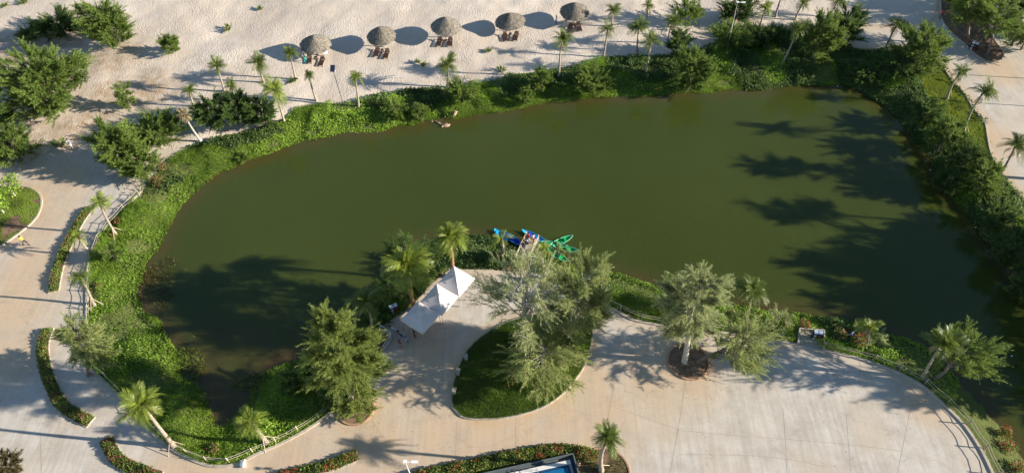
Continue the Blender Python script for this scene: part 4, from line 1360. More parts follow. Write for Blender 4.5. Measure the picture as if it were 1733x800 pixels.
WHO = ['leftmost', 'second from left', 'middle', 'fourth from left', 'rightmost']
for i, (px, py) in enumerate([(538, 93), (649, 79), (756, 65), (864, 51), (971, 37)]):
    b = G(px, py)
    b.z = lz(b.x, b.y)
    t = thing('thatched_shade', '%s round thatched beach shade on the sand' % WHO[i], 'beach shade', b, random.random() * 6, 'thatched shades in a row on the beach')
    V, T = thatch(2.3, 1.5)
    V[:, 2] += 1.95 + 0.05 * np.sin(3 * np.arctan2(V[:, 1], V[:, 0]) + i) * np.hypot(V[:, 0], V[:, 1]) / 2.3
    t.scale = (random.uniform(0.94, 1.06), random.uniform(0.94, 1.06), random.uniform(0.93, 1.08))
    t.rotation_euler = (random.uniform(-0.05, 0.05), random.uniform(-0.05, 0.05), t.rotation_euler[2])
    link('thatch', tri_mesh('thatch', V, None, T, 'straw', 4), t)
    prof = [(0.02, 1.45), (0.5, 1.17), (1.2, 0.72), (1.8, 0.32), (2.25, -0.10), (2.2, -0.16), (1.2, 0.6), (0.05, 1.3)]
    MB().lathe([(r, z + 1.97) for r, z in prof], 28).build('roof_cone', 'timber_grey', t, True)
    MB().tube([(0, 0, -0.3), (0, 0, 1.5), (0, 0, 3.15)], [0.10, 0.09, 0.06], 9).build('pole', 'timber', t, True)
    for k in range(8):
        a = k * math.pi / 4
        MB().tube([(0.08 * math.cos(a), 0.08 * math.sin(a), 3.0), (2.1 * math.cos(a), 2.1 * math.sin(a), 1.88)], 0.03, 5).build('rafter', 'timber', t)
    for s, w in ((-0.85, 'left'), (0.75, 'right')):
        lounger('dark red slatted lounger, %s one under the %s thatched shade' % (w, WHO[i]), b.x + s + random.uniform(-0.25, 0.3), b.y - 1.75 + random.uniform(-0.35, 0.3), random.uniform(-0.3, 0.3), 'loungers under the thatched shades')
    tx, ty = b.x - 0.05, b.y - 1.2
    tb = thing('side_table', 'small dark wooden table between the loungers of the %s shade' % WHO[i], 'table', (tx, ty, lz(tx, ty)), 0, 'tables between the loungers')
    MB().box((0, 0, 0.42), (0.45, 0.45, 0.04)).build('table_top', 'timber_red', tb)
    for sx in (-0.18, 0.18):
        for sy in (-0.18, 0.18):
            MB().box((sx, sy, 0.2), (0.05, 0.05, 0.42)).build('leg', 'timber_red', tb)
# towels on two loungers
for px, py, w, lab in ((551, 88, 'cloth_white', 'white towel on the right lounger of the leftmost shade'),):
    b = G(px, py, 0.7)
    MBt = MB().box((0, 0, 0), (0.6, 0.5, 0.03), 0.2)
    o = MBt.build('towel', w)
    o.location = (b.x, b.y, lz(b.x, b.y) + 0.62)
    o.rotation_euler = (0.5, 0, 0)
    tag(o, lab, 'towel')

# ---------------------------------------------------------------- white tents
def tent(label, cx, cy, rz, s=3.0, zr=2.25):
    c = G(cx, cy, zr + 0.15)
    t = thing('canopy_tent', label, 'tent', (c.x, c.y, 0), rz, 'row of white canopy tents')
    n, h = 8, s / 2
    v, f = [], []
    for i in range(n + 1):                                          # square rings from rim to peak
        q = 1 - i / n
        z = zr + 0.85 * (1 - q) + 0.06 * math.sin(math.pi * q) * -1
        for e in range(4):
            for k in range(n):
                u = -1 + 2 * k / n
                a, b = ((u, -1), (1, u), (-u, 1), (-1, -u))[e]
                sag = 0.05 * (1 - u * u) * q
                v.append((a * h * q, b * h * q, z - sag))
    m = 4 * n
    for i in range(n):
        for k in range(m):
            f.append((i * m + k, i * m + (k + 1) % m, (i + 1) * m + (k + 1) % m, (i + 1) * m + k))
    MB().add(v, f).build('roof', 'canvas', t)
    vv, ff = [], []
    for k in range(m):
        x, y, z = v[k]
        vv += [(x * 1.003, y * 1.003, z - 0.004), (x * 1.01, y * 1.01, z - 0.28 + 0.03 * math.sin(k * 1.1))]
    for k in range(m):
        j = (k + 1) % m
        ff.append((2 * k, 2 * k + 1, 2 * j + 1, 2 * j))
    MB().add(vv, ff).build('valance', 'canvas', t)
    for a, b in ((-1, 0), (1, 0), (0, 1), (0, -1)):
        p = Vector((a * h * 0.42, b * h * 0.42, zr + 0.85 * 0.58 - 0.0))
        d = Vector((-b, a, 0))
        MB().tube([p - d * 0.25 + Vector((0, 0, 0.03)), p + d * 0.25 + Vector((0, 0, 0.03))], 0.018, 5).build('vent_strap', 'steel', t)
    for a in (-1, 1):
        for b in (-1, 1):
            MB().tube([(a * (h - 0.04), b * (h - 0.04), 0), (a * (h - 0.04), b * (h - 0.04), zr)], 0.03, 6).build('leg', 'steel', t)
    return t

TRZ = math.radians(56)
tent('nearest white canopy tent of the row, above the bicycles', 711, 534, TRZ)
tent('middle white canopy tent of the row of three', 743, 504, TRZ, 3.0)
tent('farthest white canopy tent of the row, towards the jetty', 772, 473, TRZ, 3.0)

# ---------------------------------------------------------------- kayaks
def kayak(label, px, py, rz, col, tip=None, L=3.3, W=0.82):
    c = G(px, py, WZ)
    t = thing('kayak', label, 'kayak', (c.x, c.y, WZ), rz, 'kayaks moored at the jetty')
    n, m = 18, 12
    v, f = [], []
    for i in range(n + 1):
        s = -1 + 2 * i / n
        w = W / 2 * max(0.03, (1 - abs(s) ** 2.4)) ** 0.85
        rise = 0.16 * abs(s) ** 3
        for k in range(m + 1):
            a = math.pi * k / m
            v.append((s * L / 2, -w * math.cos(a), 0.20 + rise - 0.34 * math.sin(a) ** 0.8 * (0.35 + 0.65 * (1 - s * s))))
    for i in range(n):
        for k in range(m):
            a = i * (m + 1) + k
            f.append((a, a + 1, a + m + 2, a + m + 1))
    MB().add(v, f).build('hull', col, t, True)
    dv, df = [], []
    prof = (-1.0, -0.82, -0.62, -0.3, 0.3, 0.62, 0.82, 1.0)
    for i in range(n + 1):
        s = -1 + 2 * i / n
        w = W / 2 * max(0.03, (1 - abs(s) ** 2.4)) ** 0.85
        rise = 0.16 * abs(s) ** 3
        well = 0.17 * sstep(0.98, 0.60, abs(s)) * (0.35 if abs(s - 0.02) < 0.07 else 1.0)
        for q in prof:
            dv.append((s * L / 2, w * q * 0.995, 0.205 + rise - float(well) * (1 - abs(q) ** 4) + 0.02 * (abs(q) < 0.9)))
    k = len(prof)
    for i in range(n):
        for j in range(k - 1):
            a = i * k + j
            df.append((a, a + k, a + k + 1, a + 1))
    MB().add(dv, df).build('deck', tip or col, t, True)
    for s in (-1, 1):
        rail = []
        for i in range(n + 1):
            q = -1 + 2 * i / n
            w = W / 2 * max(0.03, (1 - abs(q) ** 2.4)) ** 0.85
            rail.append((q * L / 2, s * w, 0.215 + 0.16 * abs(q) ** 3))
        MB().tube(rail, 0.028, 5).build('gunwale', 'kayak_rim' if 'green' in col else 'kayak_turquoise', t)
    for x in (-0.55, 0.5):
        MB().box((x, 0, 0.17), (0.34, W * 0.62, 0.07)).box((x - 0.17, 0, 0.28), (0.07, W * 0.55, 0.26)).build('seat', col, t)
    return t

kayak('blue kayak tied left of the jetty, half under leaves', 868, 406, math.radians(-40), 'kayak_blue', None, 3.6)
kayak('blue kayak, its sunlit inside coloured turquoise, across the end of the jetty', 905, 402, math.radians(-33), 'kayak_blue', 'kayak_turquoise', 3.8)  # turquoise deck colour paints in the light on the blue inside
kayak('small turquoise kayak tip left of the ragged palm', 848, 400, math.radians(-50), 'kayak_turquoise', None, 2.6)
kayak('green kayak pointing to the upper right, farthest from the jetty', 950, 409, math.radians(28), 'kayak_green')
kayak('green kayak pointing right into open water', 957, 422, math.radians(-14), 'kayak_green')
kayak('green kayak nearest the end of the jetty', 938, 415, math.radians(-12), 'kayak_green')
kayak('green kayak lying against the bank below the others', 944, 434, math.radians(-38), 'kayak_green')
kayak('green kayak drawn up beside the yellowing palm', 934, 427, math.radians(-55), 'kayak_green', None, 2.9)

# ---------------------------------------------------------------- jetty
ja, jb, jd = G(892, 398, -0.4), G(911, 405, -0.4), G(877, 430, -0.4)
jw, jl = (jb - ja).length, (jd - ja).length
ux, uy = (jb - ja).normalized(), (jd - ja).normalized()
jrot = math.atan2(uy.y, uy.x)
jc = ja + (jb - ja) / 2
jt = thing('jetty', 'small wooden jetty with side rails among the kayaks', 'jetty', (jc.x, jc.y, -0.45), jrot)
JL, JW = jl + 0.8, jw
pl = MB().box((0, 0, 0), (0.17, JW, 0.05)).mesh('plank', 'timber_grey')
nk = int(JL / 0.19)
for i in range(nk):
    o = link('plank', pl, jt, (0.1 + i * 0.19, random.uniform(-0.02, 0.02), random.uniform(-0.008, 0.008)))
for s in (-1, 1):
    MB().box((JL / 2, s * (JW / 2 - 0.1), -0.11), (JL, 0.1, 0.14)).build('beam', 'timber', jt)
    for q in (0.1, JL * 0.5, JL - 0.1):
        MB().tube([(q, s * (JW / 2 + 0.02), -1.6), (q, s * (JW / 2 + 0.02), 0.95)], 0.055, 7).build('post', 'bamboo', jt)
    for zz in (0.9, 0.5):
        MB().tube([(0.0, s * (JW / 2 + 0.02), zz), (JL, s * (JW / 2 + 0.02), zz + 0.03)], 0.04, 6).build('rail', 'bamboo', jt)
ap = smooth(GP([(872, 432), (893, 440), (900, 452), (880, 458), (850, 458), (845, 445), (858, 434)]), 0.6)
struct(sheet('jetty_path', ap, -0.02, 'soil', 0.3, 0.6, None, lambda V: np.maximum(land_z(V)[0] + 0.12, -0.35)))

def board(label, px, py, rz, name='notice_board'):
    b = G(px, py)
    z = max(lz(b.x, b.y), -0.3)
    t = thing(name, label, 'board', (b.x, b.y, z), rz)
    for s in (-0.4, 0.4):
        MB().tube([(s, 0, -0.1), (s, 0, 1.15)], 0.035, 6).build('post', 'paint_white', t)
    MB().box((0, 0, 0.85), (0.66, 0.04, 0.46)).build('panel', 'paint_black', t)
    for zz in (0.60, 1.10):
        MB().box((0, -0.005, zz), (0.76, 0.07, 0.06)).build('frame_bar', 'paint_white', t)
board('small black board in a white frame at the foot of the jetty', 900, 441, 0.2)

# loose poles by the jetty
for i, (x0, y0, x1, y1, lab) in enumerate([(853, 424, 872, 429, 'pale pole lying across the bank left of the jetty'), (1022, 498, 1029, 487, 'pinkish pole leaning on the bank right of the lawn island'), (1018, 490, 1032, 489, 'pale pole lying on the bank right of the lawn island'), (864, 440, 860, 452, 'short stake on the path to the jetty')]):
    a, b = G(x0, y0), G(x1, y1)
    a.z, b.z = max(lz(a.x, a.y), -0.6) + 0.35, max(lz(b.x, b.y), -0.6) + 0.55
    o = MB().tube([a, b], 0.06, 7).build('wooden_pole', 'bamboo')
    tag(o, lab, 'pole')

# ---------------------------------------------------------------- people
def person(label, pos, face, top, legs, pose='stand', hat=None, shoes='rubber', h=1.68, skirt=False):
    """one continuous skinned figure; face = heading in radians; pose: stand, walk, sit, crouch"""
    k = h / 1.72
    J = {'pel': (0, 0, .95), 'spi': (.01, 0, 1.15), 'che': (.0, 0, 1.36), 'nec': (.0, 0, 1.48), 'hd1': (.02, 0, 1.56), 'hd2': (.03, 0, 1.66)}
    sw = {'walk': .32, 'stand': .04}.get(pose, 0)
    for s, n in ((1, 'l'), (-1, 'r')):
        f = s * sw
        J['hip' + n], J['kne' + n], J['ank' + n], J['toe' + n] = (0, s * .10, .90), (.06 + f * .5, s * .11, .50), (f - .03, s * .12, .09 + (.07 if f < -.2 else 0)), (f + .15, s * .14, .05)
        J['sho' + n], J['elb' + n], J['wri' + n], J['han' + n] = (0, s * .19, 1.42), (-f * .5 - .02, s * .25, 1.14), (.10 - f * .8, s * .26, .92), (.15 - f * .9, s * .26, .84)
        if pose in ('sit', 'crouch'):
            d = .46 if pose == 'sit' else .58
            J['kne' + n], J['ank' + n], J['toe' + n] = (.40, s * .16, .93 - (0 if pose == 'sit' else -.04)), (.42 if pose == 'sit' else .22, s * .15, .95 - d + .08), (.58 if pose == 'sit' else .38, s * .16, .95 - d + .03)
            J['elb' + n], J['wri' + n], J['han' + n] = (.12, s * .26, 1.16), (.32, s * .18, 1.06), (.40, s * .16, 1.04)
    drop = 0.0
    if pose == 'sit':
        drop = .46
    elif pose == 'crouch':
        drop = .56
    E = [('pel', 'spi'), ('spi', 'che'), ('che', 'nec'), ('nec', 'hd1'), ('hd1', 'hd2')]
    for n in 'lr':
        E += [('pel', 'hip' + n), ('hip' + n, 'kne' + n), ('kne' + n, 'ank' + n), ('ank' + n, 'toe' + n), ('che', 'sho' + n), ('sho' + n, 'elb' + n), ('elb' + n, 'wri' + n), ('wri' + n, 'han' + n)]
    RD = {'pel': .145, 'spi': .125, 'che': .145, 'nec': .058, 'hd1': .085, 'hd2': .085, 'hip': .095, 'kne': .062, 'ank': .042, 'toe': .04, 'sho': .065, 'elb': .044, 'wri': .03, 'han': .035}
    names = list(J)
    me = bpy.data.meshes.new('tmp')
    me.from_pydata([J[n] for n in names], [(names.index(a), names.index(b)) for a, b in E], [])
    tmp = bpy.data.objects.new('tmp', me)
    COL.objects.link(tmp)
    md = tmp.modifiers.new('s', 'SKIN')
    for i, n in enumerate(names):
        r = RD.get(n) or RD[n[:3]]
        me.skin_vertices[0].data[i].radius = (r, r * (1.12 if n in ('pel', 'che', 'spi') else 1))
        me.skin_vertices[0].data[i].use_root = n == 'pel'
    tmp.modifiers.new('u', 'SUBSURF').levels = 1
    dg = bpy.context.evaluated_depsgraph_get()
    ev = tmp.evaluated_get(dg).to_mesh()
    V = [tuple(v.co) for v in ev.vertices]
    F = [tuple(p.vertices) for p in ev.polygons]
    tmp.evaluated_get(dg).to_mesh_clear()
    bpy.data.objects.remove(tmp)
    seg = []
    for a, b in E:
        mi = 0 if a in ('pel', 'spi', 'che') and b in ('spi', 'che') or b[:3] in ('sho', 'elb') else (1 if b[:3] in ('hip', 'kne', 'ank') else (3 if b[:3] == 'toe' else 2))
        seg.append((np.array(J[a]), np.array(J[b]), mi))
    VA = np.array(V)
    CC = np.array([VA[list(f)].mean(0) for f in F])
    Q = []
    for a, b, mi in seg:
        ab = b - a
        tt = np.clip((CC - a) @ ab / (ab @ ab), 0, 1)
        Q.append(((CC - a - tt[:, None] * ab) ** 2).sum(1))
    mats = [seg[i][2] for i in np.argmin(np.array(Q), 0)]
    mb = MB()
    mb.v, mb.f, mb.m = V, F, mats
    for s, n in ((1, 'l'), (-1, 'r')):                               # fingers, thumb leaving the side of the palm
        p = Vector(J['han' + n])
        d = (p - Vector(J['wri' + n])).normalized()
        side = Vector((1, 0, 0)) - d * d.x
        side.normalize()
        for i in range(4):
            o = p + side * (0.026 - 0.017 * i)
            ln = (0.075, 0.085, 0.08, 0.06)[i]
            mb.tube([o, o + d * ln * 0.6, o + d * ln + Vector((0, -s * 0.02, 0))], [0.009, 0.008, 0.006], 5, True, 2)
        o = p - d * 0.02 + side * 0.03
        mb.tube([o, o + side * 0.03 + d * 0.025, o + side * 0.04 + d * 0.055], [0.011, 0.010, 0.007], 5, True, 2)
    hd = Vector(J['hd2'])
    mb.tube([hd + Vector((0.085, 0, -0.02)), hd + Vector((0.115, 0, -0.045))], [0.012, 0.016], 5, True, 2)   # nose
    for s in (-1, 1):
        mb.box(hd + Vector((0.0, s * 0.088, -0.03)), (0.03, 0.015, 0.05), 0, 2)                             # ears
        mb.box(hd + Vector((0.082, s * 0.032, -0.005)), (0.012, 0.02, 0.012), 0, 3)                         # eyes
    mb.box(hd + Vector((0.082, 0, -0.085)), (0.012, 0.045, 0.010), 0, 0)                                    # mouth
    z0 = -drop * k
    t = thing('person', label, 'person', (pos[0], pos[1], pos[2] + z0), face)
    t.scale = (k, k, k)
    mb.build('body', [top, legs, 'skin', shoes], t, True)
    hb = MB()
    hb.lathe([(0.092, -0.06), (0.104, 0.0), (0.098, 0.06), (0.06, 0.105), (0.0, 0.118)], 12, hd + Vector((-0.016, 0, 0.015)))
    hb.build('hair', 'hair', t, True)
    if hat:
        MB().lathe([(0.23, 0.05), (0.12, 0.07), (0.10, 0.16), (0.0, 0.18)], 16, hd + Vector((0, 0, 0.01))).build('hat', hat, t, True)
    return t

def gp(px, py, z=0.0):
    p = G(px, py, z)
    return (p.x, p.y, z)
def gs(px, py):
    p = G(px, py)
    return (p.x, p.y, lz(p.x, p.y))

person('person in yellow shirt and dark trousers striding along the left path', gp(45, 415), -0.3, 'cloth_yellow', 'cloth_navy', 'walk', h=1.78)
person('person in white standing where the sand meets the left path', gs(122, 250), 2.0, 'cloth_white', 'cloth_white', 'walk')
person('person in turquoise bending beside the palm near the leftmost shade', gs(518, 107), 0.6, 'cloth_turquoise', 'cloth_turquoise', 'walk')
person('person in black standing by the corner of the nearest tent', gp(702, 570), 0.3, 'cloth_black', 'cloth_black', 'stand')
person('person in brown standing on the plaza below the bicycles', gp(678, 588), 1.0, 'cloth_brown', 'skin', 'stand', h=1.6)
jz = -0.42
J1 = lambda a, b: (jc.x + uy.x * a + ux.x * b, jc.y + uy.y * a + ux.y * b, jz)
person('person in red sitting at the far left corner of the jetty', J1(0.45, -0.45), 2.2, 'cloth_red', 'skin', 'crouch')
person('person in white sitting in the middle of the jetty end', J1(0.35, 0.15), 1.6, 'cloth_white', 'cloth_red', 'crouch')
person('person in orange sitting at the right rail of the jetty', J1(0.95, 0.5), 0.8, 'orange', 'cloth_white', 'crouch')
person('person in a pale shirt crouching at the left rail of the jetty', J1(1.15, -0.2), 2.4, 'cloth_white', 'cloth_navy', 'crouch')
person('person in dark clothes standing on the landward half of the jetty', J1(2.2, -0.45), 2.0, 'cloth_black', 'cloth_navy', 'stand')
person('person in red sitting on the bank left of the jetty', (G(847, 438).x, G(847, 438).y, -0.12), 0.5, 'cloth_red', 'cloth_brown', 'crouch', 'straw')
person('person in white and blue standing left of the rightmost shade', gs(941, 41), 2.6, 'cloth_white', 'cloth_blue', 'stand')
person('person in red and white sitting at the foot of the rightmost shade', gs(958, 39), 2.9, 'cloth_red', 'cloth_white', 'crouch')
person('person in red standing far off at the head of the footpath', gs(1590, 32), 1.0, 'cloth_red', 'cloth_navy', 'stand')
person('person in blue walking along the plaza fence right of the landing', gs(1436, 572), 2.0, 'cloth_blue', 'cloth_navy', 'stand')

# ---------------------------------------------------------------- lamp posts
def lamp(label, bx, by, tx, ty, solar=True, zb=None):
    b = G(bx, by)
    b.z = lz(b.x, b.y) if zb is None else zb
    top = atY(tx, ty, b.y)
    h = top.z - b.z
    t = thing('lamp_post', label, 'lamp post', b, 0)
    dx = top.x - b.x
    MB().tube([(0, 0, -0.3), (0, 0, 0.25), (0, 0, 0.26)], [0.11, 0.11, 0.06], 8).build('base', 'stone', t)
    MB().tube([(0, 0, 0.0), (dx * 0.5, 0, h * 0.5), (dx, 0, h)], [0.065, 0.055, 0.045], 8).build('pole', 'steel' if solar else 'paint_white', t, True)
    if solar:
        R = Matrix.Rotation(0.5, 3, 'X')
        MB().box((dx, 0, h + 0.1), (0.62, 1.0, 0.05), M=R).build('solar_panel', 'solar_panel', t)
        MB().box((dx + 0.05, 0.0, h - 0.35), (0.5, 0.22, 0.08)).build('lamp_head', 'paint_white', t)
    else:
        MB().tube([(dx, 0, h), (dx + 0.25, 0, h + 0.15), (dx + 0.7, 0, h + 0.15)], 0.04, 6).build('arm', 'paint_white', t)
        MB().box((dx + 0.85, 0, h + 0.15), (0.6, 0.24, 0.09)).box((dx, 0, h + 0.2), (0.3, 0.3, 0.12)).build('lamp_head', 'paint_white', t)
    return t

lamp('slim post with a dark solar panel on top at the sand edge', 581, 177, 563, 117, True)
lamp('tall white lamp post among the bushes at the top', 1228, 93, 1248, 6, False)
lamp('white lamp post at the bottom edge left of the pool', 701, 818, 686, 782, False, 0.0)
for i, (px, py, lab) in enumerate([(1770, 135, 'lamp post past the right edge casting a long thin shadow'), (1775, 182, 'lower lamp post past the right edge of the footpath')]):
    b = G(px, py)
    t = thing('lamp_post', lab, 'lamp post', (b.x, b.y, 0))
    MB().tube([(0, 0, -0.2), (0, 0, 6.0)], [0.08, 0.05], 8).build('pole', 'paint_white', t)
    MB().box((0.35, 0, 6.0), (0.9, 0.24, 0.09)).build('lamp_head', 'paint_white', t)

# ---------------------------------------------------------------- litter bins: dark frame, two pale lids, red fronts
def bins(label, px, py, rz, z=None):
    b = G(px, py)
    z = (0.0 if z is None else z)
    t = thing('litter_bin', label, 'bin', (b.x, b.y, z), rz, 'double litter bins')
    MB().box((0, 0, 0.55), (1.05, 0.55, 0.10)).box((-0.50, 0, 0.55), (0.05, 0.5, 1.1)).box((0.50, 0, 0.55), (0.05, 0.5, 1.1)).box((0, 0.24, 0.6), (1.0, 0.04, 1.1)).build('frame', 'paint_black', t)
    for s in (-0.25, 0.25):
        MB().tube([(s, -0.02, 0.03), (s, -0.02, 0.5), (s, -0.02, 0.85)], [0.18, 0.2, 0.21], 10).build('bin', 'bin_red' if s > 0 else 'bin_pale', t)
        MB().box((s, 0.06, 1.16), (0.42, 0.42, 0.06), M=Matrix.Rotation(0.35, 3, 'X')).build('lid', 'bin_pale', t)
    MB().box((0, 0.05, 1.09), (1.12, 0.62, 0.05), M=Matrix.Rotation(0.35, 3, 'X')).build('hood', 'paint_black', t)
bins('double litter bin with pale lids at the end of the landing', 1380, 572, -0.15)
bins('double litter bin with pale lids in the shade left of the tents', 668, 527, 0.5, -0.05)
bins('double litter bin at the edge of the soil bed, upper right', 1645, 84, -0.5)

# ---------------------------------------------------------------- landing with side rails
la, lb_, lc_, ld_ = G(1349, 583), G(1393, 592), G(1393, 561), G(1352, 558)
land = struct(sheet('landing', [la, lb_, lc_, ld_], 0.012, 'stone', 0.6, 0.8))
for a, b in ((la, ld_), (ld_, lc_), (lc_, lb_)):
    strip('parapet', [a, a.lerp(b, 0.5), b], 0.16, 0.42, 0.0, 'stone', False, land)

# fenced pit beside the big pine
pit = smooth(GP([(664, 571), (642, 554), (628, 566), (624, 592), (640, 606), (651, 590)]), 5.0)
pit_o = struct(sheet('planting_pit', GP([(664, 571), (642, 554), (626, 566), (622, 592), (638, 607), (651, 591)]), 0.01, 'soil', 0.4, 0.7))
for a, b in (((642, 554), (664, 571)), ((664, 571), (649, 594))):
    A, B = G(*a), G(*b)
    strip('low_wall', [A, A.lerp(B, 0.5), B], 0.22, 0.32, 0.0, 'stone', False, pit_o)
    for s in (0.15, 0.85):
        q = A.lerp(B, s)
        MB().tube([(q.x, q.y, 0.3), (q.x, q.y, 0.95)], 0.03, 6).build('rail_post', 'paint_white', pit_o)
    MB().tube([(A.x, A.y, 0.92), (B.x, B.y, 0.92)], 0.03, 6).build('rail', 'paint_white', pit_o)
lb = G(631, 561, 0.7)
t = thing('lifebuoy', 'orange lifebuoy on a post beside the planting pit', 'lifebuoy', (lb.x, lb.y, 0.0), 0.3)
ring = [(0.28 * math.cos(a), 0.02, 0.8 + 0.34 * math.sin(a)) for a in np.linspace(0, 2 * math.pi, 19)]
MB().tube(ring, 0.085, 8, False).build('ring', 'orange', t, True)
MB().tube([(0, 0.12, -0.1), (0, 0.12, 1.3)], 0.04, 6).build('post', 'paint_white', t)

# ---------------------------------------------------------------- bicycles
def bicycle(label, px, py, rz, col, tilt=0.15):
    b = G(px, py)
    t = thing('bicycle', label, 'bicycle', (b.x, b.y, 0.0), rz, 'bicycles by the tents')
    t.rotation_euler = (tilt, 0, rz)
    for x in (-0.52, 0.52):
        w = MB().tube([(x + 0.32 * math.cos(a), 0, 0.33 + 0.32 * math.sin(a)) for a in np.linspace(0, 2 * math.pi, 21)], 0.028, 6, False).build('wheel', 'rubber', t, True)
        sp = MB()
        for k in range(8):
            a = k * math.pi / 4
            sp.tube([(x, 0, 0.33), (x + 0.3 * math.cos(a), 0, 0.33 + 0.3 * math.sin(a))], 0.006, 4)
        sp.build('spokes', 'steel', w)
    f = MB()
    for p, q in (((-0.52, 0, .33), (-0.05, 0, .30)), ((-0.05, 0, .30), (-0.18, 0, .82)), ((-0.05, 0, .30), (0.36, 0, .78)), ((-0.16, 0, .74), (0.36, 0, .80)), ((-0.52, 0, .33), (-0.16, 0, .74)), ((0.34, 0, .92), (0.52, 0, .33))):
        f.tube([p, q], 0.024, 6)
    f.build('frame', col, t)
    MB().tube([(0.30, -0.27, 1.0), (0.36, 0, 0.94), (0.30, 0.27, 1.0)], 0.02, 6).build('handlebar', 'steel', t)
    MB().box((-0.2, 0, 0.87), (0.26, 0.15, 0.06)).build('saddle', 'rubber', t)
    MB().box((0.62, 0, 0.78), (0.26, 0.34, 0.22)).build('basket', 'steel', t)
    return t
bicycle('blue-framed bicycle, lower one of the bicycles by the tents', 684, 573, -0.75, 'bike_blue')
bicycle('pale green bicycle between the other bicycles and the tent', 679, 566, -0.55, 'bike_pale', 0.2)
bicycle('white bicycle farthest left of the bicycles by the tents', 666, 557, -0.5, 'paint_white', 0.25)

# ---------------------------------------------------------------- boxes on the lawn kerb, poles on the lawn
for px, py, lab in ((769, 664, 'lowest pale box standing on the left kerb of the lawn island'), (776, 632, 'middle pale box on the left kerb of the lawn island'), (789, 607, 'topmost pale box on the left kerb of the lawn island')):
    b = G(px, py)
    t = thing('garden_box', lab, 'box', (b.x, b.y, 0.05), random.uniform(-0.2, 0.2), 'pale boxes on the lawn kerb')
    MB().box((0, 0, 0.33), (0.34, 0.62, 0.5)).build('casing', 'stone', t)
    MB().box((0, 0, 0.60), (0.40, 0.60, 0.05)).build('lid', 'stone', t)
    for s in (-0.22, 0.22):
        MB().box((0, s, 0.04), (0.28, 0.08, 0.1)).build('foot', 'steel', t)
SK = [(868, 655, 866, 628, 'orange stake in the lawn left of the low drooping tree'), (861, 657, 858, 640, 'white stake in the lawn left of the orange one'), (884, 648, 880, 634, 'short white stake in the lawn under the low drooping tree'), (902, 655, 898, 640, 'orange-white stake at the foot of the low drooping tree'), (930, 622, 925, 606, 'white stake on the right side of the lawn')]
for i, (x0, y0, x1, y1, lab) in enumerate(SK):
    a = G(x0, y0)
    b = atY(x1, y1, a.y)
    o = MB().tube([(0, 0, 0.05), (b.x - a.x, 0, max(0.8, b.z))], 0.05, 6).build('wooden_stake', 'bark_orange' if 'orange' in lab else 'bamboo')
    o.location = (a.x, a.y, 0.25)
    tag(o, lab, 'stake')

# ---------------------------------------------------------------- pool at the bottom edge
pA = G(970, 768, 0.5)
e1 = (G(820, 801, 0.5) - pA).normalized()
e2 = Vector((-e1.y, e1.x, 0))
if e2.y > 0:
    e2 = -e2
prot = math.atan2(-e1.y, -e1.x)
pt = thing('swimming_pool', 'raised blue swimming pool with dark frame and pale deck at the bottom edge', 'pool', (pA.x, pA.y, 0), prot)
W_, D_ = 16.0, 9.0
def pb(x0, x1, y0, y1, z0, z1, name, mat):
    MB().box(((x0 + x1) / 2, (y0 + y1) / 2, (z0 + z1) / 2), (x1 - x0, y1 - y0, z1 - z0)).build(name, mat, pt)
pb(-W_, 0, -0.10, 0, 0, 0.85, 'back_wall', 'pool_frame')
pb(-0.10, 0.002, -D_, -0.102, 0, 0.852, 'side_wall', 'pool_frame')
pb(-W_, -0.105, -0.46, -0.105, 0, 0.30, 'gutter', 'pool_frame')
pb(-0.44, -0.105, -D_, -0.465, 0, 0.28, 'gutter', 'pool_tile')
pb(-W_, -0.45, -0.86, -0.465, 0, 0.55, 'deck', 'pool_deck')
pb(-0.66, -0.445, -D_, -0.865, 0, 0.50, 'deck', 'stone')
pb(-W_, -0.88, -1.08, -0.865, 0, 0.46, 'inner_ledge', 'pool_tile')
pb(-0.875, -0.665, -D_, -0.865, 0, 0.462, 'inner_ledge', 'pool_tile')
m, nt, b_ = nodes('pool_water', 0.05, 0.5)
b_.inputs['Base Color'].default_value = (0.010, 0.120, 0.270, 1)
bump(nt, b_, tex(nt, 'ShaderNodeTexNoise', 1.5, 3), 0.02, 0.4)
pb(-W_, -0.88, -D_, -1.085, 0, 0.40, 'pool_water', 'pool_water')
for x in (-4.4, -3.9):
    MB().tube([(x, -0.75, 0.5), (x, -0.85, 1.2), (x + 0.02, -1.35, 1.15), (x + 0.02, -1.6, 0.3)], 0.03, 6).build('ladder_rail', 'steel', pt)

# ---------------------------------------------------------------- driftwood and litter
def drift(label, px, py, L, rz, z=WZ, fat=0.12, mat='timber'):
    b = G(px, py, z)
    mb = MB()
    pts = [Vector((L * (s - 0.5), 0.12 * L * math.sin(5 * s + px), 0.03 + 0.06 * math.sin(4 * s))) for s in (0, .25, .5, .75, 1)]
    mb.tube(pts, [fat * 0.5, fat, fat * 1.2, fat * 0.8, fat * 0.3], 7)
    mb.tube([pts[2], pts[2] + Vector((0.2 * L, 0.25 * L, 0.12))], [fat * 0.6, fat * 0.2], 5)
    o = mb.build('driftwood', mat, None, True)
    o.location, o.rotation_euler = (b.x, b.y, z), (0, 0, rz)
    tag(o, label, 'driftwood', 'driftwood at the lake edge')
drift('thickest pale driftwood log floating off the far bank', 755, 213, 1.3, 0.6, WZ, 0.28)
drift('thin pale driftwood branch left of the thick log', 743, 208, 1.5, -0.4, WZ, 0.10)
drift('pale driftwood stump on the edge of the far bank', 771, 192, 1.0, 0.9, -0.55, 0.24)
drift('tiny floating stick near the far bank', 731, 206, 0.5, 0.2, WZ, 0.06)
sk = G(409, 788, 0.3)
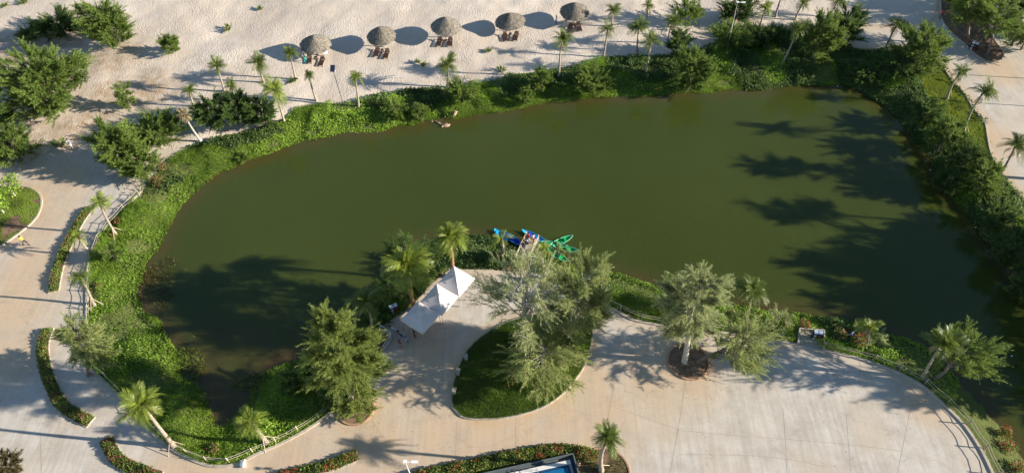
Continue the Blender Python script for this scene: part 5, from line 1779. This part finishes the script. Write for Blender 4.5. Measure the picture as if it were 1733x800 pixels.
t = thing('white_sack', 'white sack lying on the path beside the lower left fence', 'sack', (sk.x, sk.y, 0.15), 0.4)
t.rotation_euler = (-0.5, 0.9, 0.6)
t.scale = (0.55, 0.9, 0.95)
MB().lathe([(0.0, 0.0), (0.34, 0.02), (0.42, 0.22), (0.34, 0.48), (0.14, 0.66), (0.16, 0.76), (0.03, 0.78)], 14).build('body', 'plastic_white', t, True)
MB().tube([(-0.16, 0, 0.66), (0, 0.1, 0.67), (0.16, 0, 0.66)], 0.03, 6).build('tie', 'rope', t)
FLECK = [(896, 164), (1417, 146), (1456, 151), (1574, 288), (1584, 298), (1651, 385), (286, 622), (1712, 602)]
for i, (px, py) in enumerate(FLECK):
    b = G(px, py, WZ)
    o = MB().lathe([(0.0, -0.02), (0.10, 0.0), (0.11, 0.07), (0.05, 0.13), (0.0, 0.14)], 8).build('floating_litter', 'plastic_white', None, True)
    o.location, o.scale = (b.x, b.y, WZ), (0.9, 0.6, 0.7)
    tag(o, 'tiny white speck of litter floating on the lake', 'litter', 'white specks of litter on the lake')
# fallen leaves under the trees on the paving
Q = []
for px, py, r_, n_ in ((600, 690, 5, 500), (1165, 612, 5, 450), (900, 560, 8, 700), (150, 640, 4, 250), (1250, 600, 5, 250), (700, 780, 8, 300), (1480, 640, 6, 250), (120, 300, 7, 300), (100, 520, 6, 250), (1640, 110, 7, 250)):
    c = G(px, py)
    Q.append(np.array([c.x, c.y]) + RNG.normal(0, 0.5, (n_, 2)) * r_)
Q = np.concatenate(Q)
Q = Q[(np.minimum(field('plaza', Q), field('path', Q)) < -0.2) & ~inside(Q, arr2(LAWN))]
V, T = leaves(np.column_stack((Q, np.full(len(Q), 0.015))), 0.09, 0.025, RNG.normal(0.35, 0.25, len(Q)), 4.0)
V[:, 2] = np.maximum(V[:, 2], 0.006)
tag(link('fallen_leaves', tri_mesh('fallen_leaves', V, None, T, 'leaf_dry', 4)), 'scattered dry leaves lying on the concrete under the trees', 'leaf litter', None, 'stuff')
